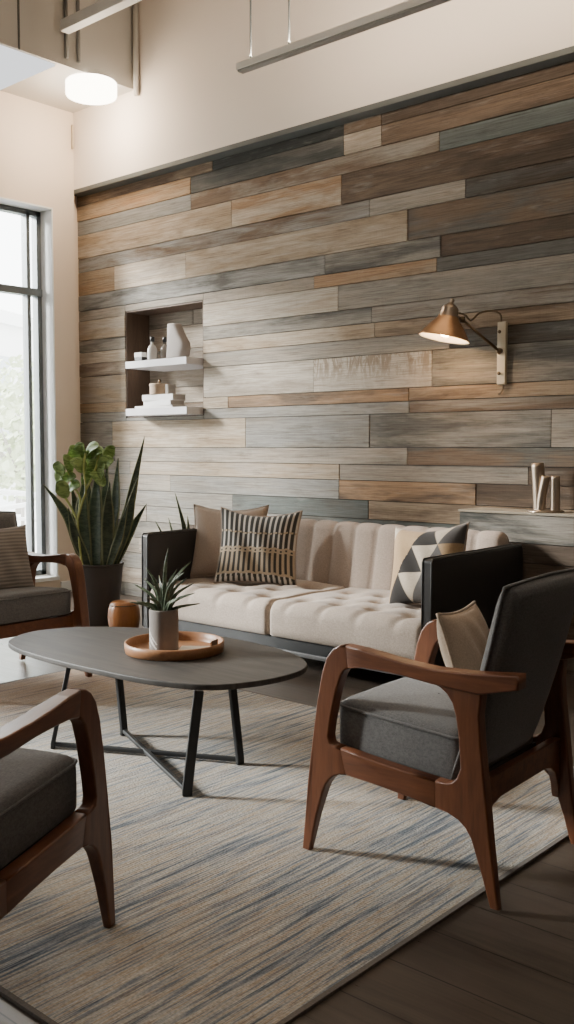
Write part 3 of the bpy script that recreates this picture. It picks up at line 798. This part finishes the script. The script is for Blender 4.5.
# seat cushions, tufted
for s in (-1, 1):
    x0 = -iw if s < 0 else .004; x1 = -.004 if s < 0 else iw; wd = x1 - x0
    buttons = [(x0 + wd * f, yy) for row, yy in enumerate((-hd + .17, -hd + .38, -hd + .58)) for f in ((.14, .38, .62, .86) if row % 2 == 0 else (.26, .5, .74))]
    bm = bmesh.new(); NXs = 72
    prof = []   # (y, z, is_top)
    yf, yb = -hd - .006, hd - .20; zt, zb = .388, .183; rr = .075
    prof.append((yb, zb, 0)); prof.append((yf + .02, zb, 0)); prof.append((yf + .006, zb + .008, 0))
    for k in range(1, 5): prof.append((yf, zb + .01 + (zt - rr - zb - .01) * k / 4, .2))
    for k in range(1, 9):
        a = PI / 2 * k / 8; prof.append((yf + rr - rr * math.cos(a), zt - rr + rr * math.sin(a), .3 + .7 * k / 8))
    for k in range(1, 41): prof.append((yf + rr + (yb - yf - rr) * k / 40, zt, 1))
    prof.append((yb, zb, 0))
    cols = []
    for i in range(NXs + 1):
        u = i / NXs; x = x0 + wd * u; e = min(u, 1 - u) * wd
        rnd_ = math.sqrt(max(0, 1 - max(0, 1 - e / .035) ** 2)); col_ = []
        for y, z, tp in prof:
            dz = 0.
            if tp:
                dd = 0.
                for bx_, by_ in buttons:
                    d2 = (x - bx_) ** 2 + (y - by_) ** 2
                    dd = max(dd,   .034 * math.exp(-d2 / .0024) + .016 * math.exp(-d2 / .012))
                for (ax, ay), (bx_, by_) in [((p, q), (p2, q2)) for p, q in buttons for p2, q2 in buttons if q < q2 and q2 - q < .25 and abs(p2 - p) < wd * .14]:
                    vx, vy = bx_ - ax, by_ - ay; tt = max(0, min(1, ((x - ax) * vx + (y - ay) * vy) / (vx * vx + vy * vy)))
                    d2 = (x - ax - vx * tt) ** 2 + (y - ay - vy * tt) ** 2; dd = max(dd, .015 * math.exp(-d2 / .0004))
                for bx_, by_ in buttons:                       # pleat from the first row down over the front
                    if by_ < -hd + .2 and y < by_: dd = max(dd, .019 * math.exp(-(x - bx_ - .02 * math.sin(30 * y)) ** 2 / .0008) * min(1, max(0, (z - zb - .03) / .1)))
                dz = dd * tp
                cz = .012 * tp * math.sin(PI * u)
            else: cz = 0
            zz = z - dz + cz
            if z > zb + .02: zz -= (1 - rnd_) * .03
            yy = y + (dz * .6 if tp < .95 and tp > 0 else 0) + ((1 - rnd_) * .02 if y < yf + .03 else 0)
            xx = x
            col_.append(bm.verts.new((xx, yy, zz)))
        cols.append(col_)
    for a, b in zip(cols, cols[1:]):
        for k in range(len(prof) - 1): bm.faces.new((a[k], a[k + 1], b[k + 1], b[k]))
    bm.faces.new(cols[0][::-1]); bm.faces.new(cols[-1])
    c = obj('seat_cushion', bm, M['sofa_fab'], sofa, smooth=True)
    for bx_, by_ in buttons:
        bm = LA([(0, .010), (.008, .009), (.013, .005), (.014, 0)], 12)
        obj('button', bm, M['button'], c, smooth=True, loc=(bx_, by_, zt - .037 + .012 * math.sin(PI * (bx_ - x0) / wd)))
# channelled backrest: cross-section with a rolled top
bm = bmesh.new(); NCH = 12; per = 10; nn = NCH * per; PR_ = []
yb0 = hd - .21
for k in range(15): PR_.append((yb0 + .09 * k / 14, .30 + .40 * k / 14, 0))
prof = []
for k in range(16):
    v = k / 15; prof.append((yb0 + .075 * v, .33 + .385 * v, 1., -1., .12))
for k in range(1, 13):
    a = PI * k / 12; prof.append((yb0 + .075 + .066 - .066 * math.cos(a), .715 + .066 * math.sin(a), 1. - .6 * k / 12, -math.cos(a), math.sin(a)))
prof.append((yb0 + .075 + .132, .34, 0, 1, 0))
cols = []
for i in range(nn + 1):
    u = i / nn; x = -iw + 2 * iw * u; ph = (u * NCH) % 1.; groove = (1 - abs(math.sin(PI * u * NCH)) ** .45)
    e = min(u, 1 - u) * 2 * iw; rnd_ = 1 - math.sqrt(max(0, 1 - max(0, 1 - e / .05) ** 2)); col_ = []
    for y, z, amp, ny, nz in prof:
        g = -.019 * groove * amp - .03 * rnd_ * (1 if amp > 0 else 0)
        col_.append(bm.verts.new((x, y + ny * g, z + nz * g)))
    cols.append(col_)
for a, b in zip(cols, cols[1:]):
    for k in range(len(prof) - 1): bm.faces.new((a[k], a[k + 1], b[k + 1], b[k]))
bm.faces.new(cols[0][::-1]); bm.faces.new(cols[-1])
obj('backrest', bm, M['sofa_back'], sofa, smooth=True)

# ------------------------------------------------------------------ cushions
def cushion(label, loc, rot, w, h, t, mat, pinch=.09, attr=None, fn=None, n=26, pipe=None, name='throw_pillow', droop=0., group='throw pillows on the sofa'):
    o = obj(name, pillow_bm(w, h, t, n, pinch, attr, fn, droop=droop), mat, None, smooth=True, loc=loc, rot=rot)
    tag(o, label, 'pillow', group)
    if pipe is not None:
        bm = bmesh.new(); piping(bm, w, h, pinch, .0055, droop=droop); obj('piping', bm, pipe, o, smooth=True)
    return o
cushion('plain beige linen pillow in the sofa corner behind the striped pillow', (-4.53, 4.51, .385), (R(-15), 0, R(28)), .52, .50, .13, M['pillow_beige'], .10, pipe=M['pillow_beige'], droop=.02)
def stripes(u, v):
    dark = (.045, .043, .040); cream = (.60, .55, .48); tan = (.46, .36, .25)
    n = 15; f = (u * n + .25) % 1.
    v2 = v + .006 * math.sin(u * 40)
    if .40 < v2 < .47: return tan if not (.42 < v2 < .445 and f > .5) else dark
    if .68 < v2 < .705 : return tan if f < .75 else dark
    if .10 < v2 < .13: return tan
    if v2 <= .10: return cream if ((u * n * 1.0) % 1.) < .5 - v2 * 2 else dark
    k = .36 if v2 > .47 else .42
    c = cream if v2 > .47 else tan
    return c if f < k else dark
cushion('dark pillow with rows of pale vertical bars leaning on the sofa back', (-4.20, 4.44, .385), (R(-15), R(2), R(31)), .53, .49, .15, attr_fabric('barred_weave', 'pat'), .09, 'pat', stripes, 120, M['button'], droop=.03)
def tris(u, v):
    dk = (.028, .024, .022); cr = (.52, .43, .33); tan = (.40, .27, .15); gr = (.10, .092, .088)
    N = 2.7; a = u * N; b = v * N; i = int(b); fy = b - i
    x = a + .5 * i; k = int(x + fy * .5) - 0; 
    s = (x - fy * .5) % 1.; up = s < 1 - fy
    q = (int(x - fy * .5 + 20) * 7 + i * 5) % 4
    if up: return (dk, tan, dk, gr)[q]
    return (cr, tan, cr, tan)[q]
cushion('pillow patterned with dark, cream and tan triangles leaning on the sofa arm', (-2.92, 4.43, .385), (R(-17), R(-6), R(2)), .47, .46, .20, attr_fabric('triangle_print', 'pat'), .09, 'pat', tris, 110, M['button'], droop=.02)
cushion('plain beige cushion standing against the backrest of the armchair seen from behind', (-1.515, 2.615, .475), (R(-17), 0, R(98)), .28, .29, .11, M['pillow_tan'], .10, pipe=M['pillow_tan'], name='seat_cushion_pillow', group='cushions in the armchairs')
k = NT('ribbed_grey_weave'); wv = k.n('ShaderNodeTexWave', wave_type='BANDS', bands_direction='Z'); k.put(wv.inputs[0], k.coords()); wv.inputs['Scale'].default_value = 16.; wv.inputs['Distortion'].default_value = .6
k.m and None
M['ribbed'] = k.bsdf(k.mix(wv.outputs[1], (.21, .185, .165), (.34, .305, .27)), .9, 0, k.bump(wv.outputs[1], .3, .004), .2)
cushion('ribbed grey-brown cushion on the armchair beside the window', (-4.72, 2.965, .425), (R(-15), 0, R(86)), .42, .40, .13, M['ribbed'], .09, name='seat_cushion_pillow', group='cushions in the armchairs')

# ------------------------------------------------------------------ snake plant in its tall pot
PX, PY = -5.50, 4.22
t = thing('snake_plant', 'tall snake plant with a leafy sprig in a dark tapered pot by the window', 'plant', (PX, PY, 0))
obj('pot', LA([(0, 0), (.124, 0), (.128, .006), (.172, .428), (.178, .432), (.178, .446), (.166, .446), (.164, .40), (0, .40)], 48), M['pot_dark'], t, smooth=False, bevel=.002)
obj('soil', LA([(0, .425), (.08, .422), (.165, .415)], 32), M['soil'], t)
lv = [  # base u, base depth, mid (u,z), tip (u,z,depth), width
 (-.10, .0, (-.21, .76), (-.385, .995, .02), .062), (.06, .02, (.205, .80), (.329, 1.33, .03), .075), (.05, .04, (.115, .82), (.139, 1.177, .05), .085),
 (.10, -.03, (.20, .70), (.284, 1.038, -.02), .080), (.11, .03, (.19, .60), (.335, .855, .06), .072), (.09, -.08, (.16, .62), (.225, .855, -.07), .072),
 (.0, -.04, (.0, .80), (.015, 1.12, -.05), .118), (-.07, -.02, (-.10, .78), (-.085, 1.05, -.03), .105), (-.09, .05, (-.15, .72), (-.20, .98, .08), .085),
 (.02, .08, (.03, .80), (.055, 1.14, .10), .085), (-.03, .09, (-.06, .75), (-.11, 1.10, .12), .08), (.07, -.06, (.085, .72), (.105, 1.02, -.10), .09), (-.05, -.09, (-.12, .62), (-.17, .84, -.16), .075)]
for bu, bd, (mu, mz), (tu, tz, td), w in lv:
    bm = bmesh.new(); lay = bm.verts.layers.float.new('leafu')
    blade(bm, [at(bu, .42, bd), at((bu + mu) / 2, (.42 + mz) / 2, bd), at(mu, mz, (bd + td) / 2), at((mu + tu) / 2 * 1.0, (mz + tz) / 2 + .01, td), at(tu, tz, td)], w, spear, .22, at(random.uniform(-.55, .55), .1, -1), lay)
    o = obj('leaf', bm, M['snake'], t, smooth=True); thick(o, .004)
bm = bmesh.new()
stems = [[(-.093, .42, -.10), (-.105, .62, -.13), (-.11, .76, -.14), (-.094, .90, -.13), (-.149, 1.0, -.11), (-.20, 1.15, -.1)], [(-.11, .76, -.14), (-.075, .88, -.15), (-.051, .96, -.14), (-.07, 1.10, -.12), (-.06, 1.21, -.1)], [(-.108, .74, -.14), (-.17, .86, -.12), (-.235, .96, -.1)], [(-.051, .96, -.14), (.0, 1.08, -.1), (.03, 1.20, -.08)]]
for s in stems: tube(bm, smooth_path([at(*p) for p in s], 4), .0075, 8)
sp = obj('stem', bm, M['stemgreen'], t, smooth=True)
rnd = random.Random(5)
clus = [(-.187, 1.225), (-.083, 1.19), (.022, 1.20), (.07, 1.23), (-.244, 1.13), (-.13, 1.14), (-.03, 1.13), (.04, 1.11), (-.20, 1.05), (-.09, 1.06), (-.235, .985), (-.16, .99), (.0, 1.05), (-.05, 1.25), (-.01, 1.22), (-.26, 1.06), (-.20, 1.16), (-.115, 1.25), (.065, 1.16), (-.16, 1.20)]
for u, z in [(a_ + .025, b_ - .02) for a_, b_ in clus]:
    bm = bmesh.new(); lay = bm.verts.layers.float.new('leafu')
    a = rnd.uniform(.3, 2.6); ln = rnd.uniform(.15, .20); d0 = rnd.uniform(-.14, .02)
    du = math.cos(a) * ln * .55; dz = math.sin(a) * ln * .7
    b0 = at(u - du * .5, z - dz * .5, d0); m = at(u, z + .012, d0 - .025); e = at(u + du * .6, z + dz * .45, d0 - .05)
    blade(bm, [b0, m, e], rnd.uniform(.075, .105), lambda q: math.sin(PI * min(1, q * .94 + .04)) ** .8 + .02, .3, at(rnd.uniform(-.7, .7), rnd.uniform(.1, 1.), -1), lay)
    o = obj('leaf', bm, M['broad'], sp, smooth=True); thick(o, .002)

# drum stool
t = thing('drum_stool', 'small round glossy orange-brown wooden drum stool between pot and sofa', 'stool', (-5.10, 4.12, 0))
obj('seat', LA([(0, 0), (.070, 0), (.085, .012), (.102, .07), (.108, .12), (.104, .175), (.090, .215), (.078, .226), (0, .230)], 40), M['amber'], t, smooth=True)
bm = bmesh.new()
for zz, rr_ in ((.205, .0955),): tube(bm, [(rr_ * math.cos(2 * PI * i / 40), rr_ * math.sin(2 * PI * i / 40), zz) for i in range(41)], .003, 6)
obj('ring', bm, M['brass_dark'], t, smooth=True)
# second snake plant behind the sofa arm
t = thing('snake_plant', 'slim snake plant standing behind the sofa arm, its dark leaf tips against the planks', 'plant', (-5.42, 4.98, 0))
obj('pot', LA([(0, 0), (.10, 0), (.13, .30), (.13, .315), (.12, .315), (.118, .28), (0, .28)], 32), M['pot_dark'], t, bevel=.002)
obj('soil', LA([(0, .295), (.119, .29)], 24), M['soil'], t)
for bu, (mu, mz), (tu, tz), w in ((-.02, (-.01, .62), (-.085, .915), .05), (-.05, (-.08, .52), (-.135, .72), .045), (.03, (.06, .5), (.10, .66), .05), (-.07, (-.13, .5), (-.235, .70), .045), (.0, (.02, .55), (.01, .74), .055)):
    bm = bmesh.new(); lay = bm.verts.layers.float.new('leafu')
    blade(bm, [at(bu, .29, 0), at((bu + mu) / 2, (.29 + mz) / 2, 0), at(mu, mz, 0), at(tu, tz, .02)], w, spear, .2, at(random.uniform(-.4, .4), .1, -1), lay)
    o = obj('leaf', bm, M['snake'], t, smooth=True); thick(o, .004)

# ------------------------------------------------------------------ niche shelves and what stands on them
SHX0, SHX1, SHY = -6.25, -5.525, 5.09
for z0, z1, lab in ((1.885, 1.94, 'upper off-white floating shelf in the wall niche holding the stone vase'), (1.505, 1.562, 'lower off-white floating shelf in the wall niche holding white books')):
    o = obj('floating_shelf', BX(SHX0, SHX1, SHY, ND, z0, z1), M['shelf'], None, bevel=.003)
    tag(o, lab, 'shelf', 'floating shelves in the niche')
US, LS = 1.94, 1.562
# sculptural stone vase
bm = bmesh.new(); G = []
for j in range(15):
    v = j / 14; z = .275 * v
    w0 = -.10 + .012 * v; w1 = .125 - .0 * v
    if v > .45: w1 = .125 - .105 * ((v - .45) / .55) ** .8
    if v < .35: w1 = .10 + .035 * v / .35
    row = []
    for i in range(20):
        a = 2 * PI * i / 20; f = lambda q: math.copysign(abs(q) ** .7, q)
        row.append(bm.verts.new(((w0 + w1) / 2 + (w1 - w0) / 2 * f(math.cos(a)), .06 * f(math.sin(a)) * (1 - .25 * v), z)))
    G.append(row)
for a, b in zip(G, G[1:]):
    for i in range(20): bm.faces.new((a[i], a[(i + 1) % 20], b[(i + 1) % 20], b[i]))
bm.faces.new(G[0][::-1]); bm.faces.new(G[-1])
tag(obj('stone_vase', bm, M['stone'], None, True, loc=(-5.745, 5.20, US)), 'large taupe asymmetrical stone vase on the upper niche shelf', 'vase')
def bottle(label, loc, mat, s=1.):
    t = thing('bottle', label, 'bottle', loc, 0, 'bottles on the niche shelf')
    obj('body', LA([(0, 0), (.036 * s, 0), (.040 * s, .008), (.040 * s, .085 * s), (.030 * s, .112 * s), (.013 * s, .125 * s), (.012 * s, .15 * s), (0, .15 * s)], 24), mat, t, smooth=True)
    obj('stopper', LA([(0, .147 * s), (.017 * s, .147 * s), (.018 * s, .182 * s), (.012 * s, .188 * s), (0, .188 * s)], 18), M['black_plastic'], t, smooth=True)
bottle('pale stoppered bottle on the upper niche shelf next to the small white box', (-5.985, 5.15, US), M['bottle'])
bottle('smoky stoppered bottle on the upper niche shelf next to the stone vase', (-5.905, 5.21, US), M['bottle_dark'], .98)
t = thing('small_box', 'small white box with a dark lower band on the upper niche shelf', 'box', (-6.12, 5.15, US))
obj('lid', BX(-.045, .045, -.035, .035, .034, .07), M['book'], t, bevel=.002); obj('base', BX(-.043, .043, -.033, .033, 0, .034), M['black_plastic'], t, bevel=.002)
def book(label, x, z, w, d, h, rz):
    t = thing('book', label, 'book', (x, 5.18, z), rz, 'books on the lower niche shelf')
    bm = bmesh.new(); box(bm, -w / 2, w / 2, -d / 2, d / 2, 0, .004); box(bm, -w / 2, w / 2, -d / 2, d / 2, h - .004, h); box(bm, -w / 2, w / 2, -d / 2, -d / 2 + .004, .004, h - .004)
    obj('cover', bm, M['book'], t); obj('pages', BX(-w / 2 + .004, w / 2 - .004, -d / 2 + .005, d / 2 - .004, .0045, h - .0045), M['pages'], t)
book('thin white book at the bottom of the niche stack', -5.93, LS, .44, .15, .018, R(1))
book('white book in the middle of the niche stack', -5.885, LS + .0185, .34, .145, .040, R(-3))
book('white book on top of the niche stack under the round box', -5.885, LS + .059, .35, .145, .046, R(2))
t = thing('round_box', 'round tan lidded box with a dark knob on the stacked books', 'box', (-5.925, 5.17, LS + .1055))
obj('body', LA([(0, 0), (.074, 0), (.078, .006), (.078, .066), (0, .066)], 32), simple('tan_box', (.42, .30, .20), .7), t, bevel=.002)
obj('lid', LA([(0, .066), (.081, .066), (.081, .084), (.076, .088), (0, .088)], 32), simple('tan_box_lid', (.46, .34, .24), .7), t, bevel=.002)
obj('knob', LA([(0, .088), (.010, .088), (.014, .108), (.009, .122), (0, .124)], 16), M['brass_dark'], t, smooth=True)
bm = bmesh.new(); box(bm, -.014, .014, -.05, .05, 0, .075)
tag(obj('photo_block', bm, M['pages'], None, bevel=.004, loc=(-5.795, 5.17, LS + .1055), rot=(0, 0, R(12))), 'small upright tan block beside the round box on the books', 'block')

# ------------------------------------------------------------------ wall lamp
t = thing('wall_lamp', 'brass cone wall lamp lit on a swing arm over the sofa', 'lamp', (-2.93, YW, 1.81))
pl = obj('backplate', BX(-.020, .036, -.028, .0, -.185, .185), M['plate'], t, bevel=.004)
for z in (.125, -.12, .0):
    bm = bmesh.new(); tube(bm, [(0, -.034, z), (0, -.041, z)], .010, 12); obj('screw', bm, M['brass_dark'], pl, smooth=True)
bm = bmesh.new(); tube(bm, [(.008, -.034, .012), (.008, -.066, .012)], .016, 14); obj('pivot', bm, M['brass_dark'], t, smooth=True)
def lp(u, z, d=0.):   # points round the shade, about (-3.2, 5.0)
    p = Vector((-3.2, 5.0, 0)) + RV * u + FV * d; return Vector((p.x + 2.93, p.y - YW, z - 1.81))
joint = lp(.128, 2.005)
bm = bmesh.new(); tube(bm, [(.008, -.058, .012), joint], .0085, 12); obj('arm', bm, M['brass_dark'], t, smooth=True)
bm = bmesh.new(); tube(bm, [joint + Vector((0, 0, -.015)), joint + Vector((0, 0, .02))], .015, 12); tube(bm, [joint, lp(.085, 2.03)], .009, 10); obj('knuckle', bm, M['brass_dark'], t, smooth=True)
w0 = Vector((.0, -.02, .185)); 
bm = bmesh.new(); tube(bm, smooth_path([w0, w0 + Vector((-.005, -.005, .045)), w0 + Vector((-.05, -.03, .066)), w0 + Vector((-.11, -.06, .055)), w0 + Vector((-.14, -.09, .018)), joint + Vector((.035, .02, .0)), joint + Vector((.012, .0, .03)), lp(.08, 2.055)], 6), .0055, 8); obj('cord', bm, M['brass_dark'], t, smooth=True)
bm = bmesh.new(); tube(bm, smooth_path([(.015, -.014, -.185), (.014, -.015, -.215), (-.004, -.01, -.235), (-.02, -.004, -.24)], 5), .005, 8); obj('cord_tail', bm, M['brass_dark'], t, smooth=True)
ax = (RV * .20 + Vector((0, 0, 1))).normalized()
q = Vector((0, 0, 1)).rotation_difference(ax).to_euler()
rc = lp(.018, 1.895)
prof = [(.152, .0), (.154, .004), (.148, .012), (.105, .075), (.072, .112), (.062, .128), (.060, .136), (.0, .136)]
sh = obj('lamp_shade', LA(prof, 48), M['brass'], t, smooth=True, loc=rc, rot=q)
li = obj('inner_liner', LA([(.1515, .0005), (.146, .010), (.103, .073), (.070, .110), (.058, .126), (0, .130)], 40), simple('white_enamel', (.82, .76, .66), .5, var=.02), t, smooth=True, loc=rc, rot=q)
thick(li, .0012)
cap = LA([(.060, .128), (.062, .138), (.052, .146), (.056, .156), (.048, .166), (.052, .178), (.040, .196), (.026, .208), (.014, .214), (.012, .224), (.016, .232), (.010, .240), (0, .243)], 28)
obj('socket_cap', cap, M['pewter'], t, smooth=True, loc=rc, rot=q)
obj('bulb', LA([(0, .012), (.022, .016), (.034, .036), (.034, .052), (.020, .08), (.014, .10), (0, .10)], 20), M['bulb'], t, smooth=True, loc=rc, rot=q)

# ------------------------------------------------------------------ metal tubes on the ledge
t = thing('tube_candle_holder', 'group of three aged metal tubes of two heights on one foot, standing on the ledge', 'candle holder', (-2.56, 5.10, LZ + .0005))
obj('base', LA([(0, 0), (.10, 0), (.104, .006), (.095, .012), (0, .014)], 36), M['pewter'], t, smooth=True)
for bx_, tx_, y, h, r in ((-.045, -.062, .02, .275, .036), (-.02, .012, -.02, .205, .024), (.06, .058, .0, .205, .026)):
    bm = bmesh.new()
    P = smooth_path([(bx_, y, .010), (bx_ + .3 * (tx_ - bx_), y, h * .45), (tx_, y, h)], 5)
    rg = tube(bm, P, r, 20, cap=False); rg2 = tube(bm, P, r - .004, 20, cap=False)
    for i in range(20): bm.faces.new((rg[-1][i], rg[-1][(i + 1) % 20], rg2[-1][(i + 1) % 20], rg2[-1][i]))
    obj('tube', bm, M['pewter'], t, smooth=True)

# ------------------------------------------------------------------ outside the window
struct(obj('ground', BX(-80, XL - .25, -40, 60, -.2, -.1), M['ext_ground']))
t = thing('office_building', 'pale low building across the street, seen through the window', 'building', (-32, 20, -.1), R(28))
obj('wall', BX(-3, 3, -14, 14, 0, 5.2), M['ext_wall'], t); obj('parapet', BX(-3.2, 3.2, -14.2, 14.2, 5.2, 5.6), M['ext_wall'], t)
for i in range(9):
    y = -12.6 + i * 3.0; f = obj('window', BX(2.98, 3.06, y, y + 2.2, 2.9, 4.2), M['ext_glass'], t)
for i in range(5):
    y = -12 + i * 5.4; obj('shopfront', BX(2.98, 3.06, y, y + 3.6, .3, 2.2), M['ext_glass'], t)
def shrub(label, x, y, h, w, seed):
    t = thing('street_tree', label, 'tree', (x, y, -.1), 0, 'trees outside the window'); rnd = random.Random(seed)
    bm = bmesh.new(); tube(bm, [(0, 0, 0), (.03, .02, h * .4), (0, .05, h * .75)], [.06, .045, .02], 8)
    for i in range(6):
        a = rnd.uniform(0, 6.28); tube(bm, [(0, .02, h * .35), (w * .4 * math.cos(a), w * .4 * math.sin(a), h * rnd.uniform(.6, .85))], [.03, .01], 6)
    obj('trunk', bm, M['ext_bark'], t, smooth=True)
    bm = bmesh.new()
    for i in range(900):
        a = rnd.uniform(0, 6.28); ph = rnd.uniform(-1, 1); r = rnd.uniform(.35, 1.) ** .5
        c = Vector((w / 2 * r * math.cos(a) * math.sqrt(1 - ph * ph), w / 2 * r * math.sin(a) * math.sqrt(1 - ph * ph), h * .62 + h * .38 * r * ph))
        s = rnd.uniform(.05, .11); e1 = Vector((rnd.uniform(-1, 1), rnd.uniform(-1, 1), rnd.uniform(-1, 1))).normalized(); e2 = e1.orthogonal()
        bm.faces.new([bm.verts.new(c + e1 * s), bm.verts.new(c + e2 * s * .5), bm.verts.new(c - e1 * s), bm.verts.new(c - e2 * s * .5)])
    obj('foliage', bm, M['ext_leaf'], t)
shrub('leafy street tree outside the window close to the frame', -12.6, 8.3, 2.3, 1.7, 1)
shrub('leafy street tree outside the window farther from the frame', -15.2, 7.4, 2.6, 1.8, 2)
shrub('small leafy tree outside behind the white railing', -17.2, 11.2, 3.2, 2.2, 3)
t = thing('ramp_railing', 'white metal ramp railing outside the window below the trees', 'railing', (-9.9, 6.6, -.1), R(60))
for a, b, r in (((-2.2, 0, 1.05), (2.2, 0, .55), .03), ((-2.2, 0, .75), (2.2, 0, .25), .022), ((-2.2, .5, .35), (2.2, .5, .95), .03)):
    bm = bmesh.new(); tube(bm, [a, b], r, 8); obj('rail', bm, M['ext_rail'], t, smooth=True)
for x in (-2.2, -1.1, 0, 1.1, 2.2):
    bm = bmesh.new(); tube(bm, [(x, 0, 0), (x, 0, .80 - x * .114)], .025, 8); obj('post', bm, M['ext_rail'], t, smooth=True)
    bm = bmesh.new(); tube(bm, [(x, .5, 0), (x, .5, .65 + x * .136)], .025, 8); obj('post', bm, M['ext_rail'], t, smooth=True)

# ------------------------------------------------------------------ lamps
def area(name, loc, rot, sx, sy, power, col):
    L = bpy.data.lights.new(name, 'AREA'); L.shape = 'RECTANGLE'; L.size = sx; L.size_y = sy; L.energy = power; L.color = col
    o = bpy.data.objects.new(name, L); COL.objects.link(o); o.location = loc; o.rotation_euler = rot; return o
def point(name, loc, power, col, r=.05):
    L = bpy.data.lights.new(name, 'POINT'); L.energy = power; L.color = col; L.shadow_soft_size = r
    o = bpy.data.objects.new(name, L); COL.objects.link(o); o.location = loc; return o
point('drum_lamp', (-6.28, 4.75, 3.78), 27, (1, .80, .58), .12)
b = Vector((-2.93, YW, 1.81)) + rc + ax * .02
point('sconce_lamp', Vector((-2.93, YW, 1.81)) + rc + ax * .03, 12, (1, .68, .38), .03)
area('upper_wall_fill', (-2.35, 4.2, 3.50), (R(180 - 25), 0, 0), 3.3, .05, 46, (1, .82, .62))  # added area lamp above the pendant bar, brightens the upper wall
area('foreground_fill', (-1.6, .3, 4.6), (0, 0, 0), 2.5, 1.5, 25, (1, .88, .74))  # unseen soft fill, added to lift the rug and foreground

L = bpy.data.lights.new('sun', 'SUN'); L.energy = 11.; L.angle = R(12); L.color = (1, .97, .93)
o = bpy.data.objects.new('sun', L); COL.objects.link(o); o.rotation_euler = Vector((.80, .50, -.36)).to_track_quat('-Z', 'Y').to_euler()
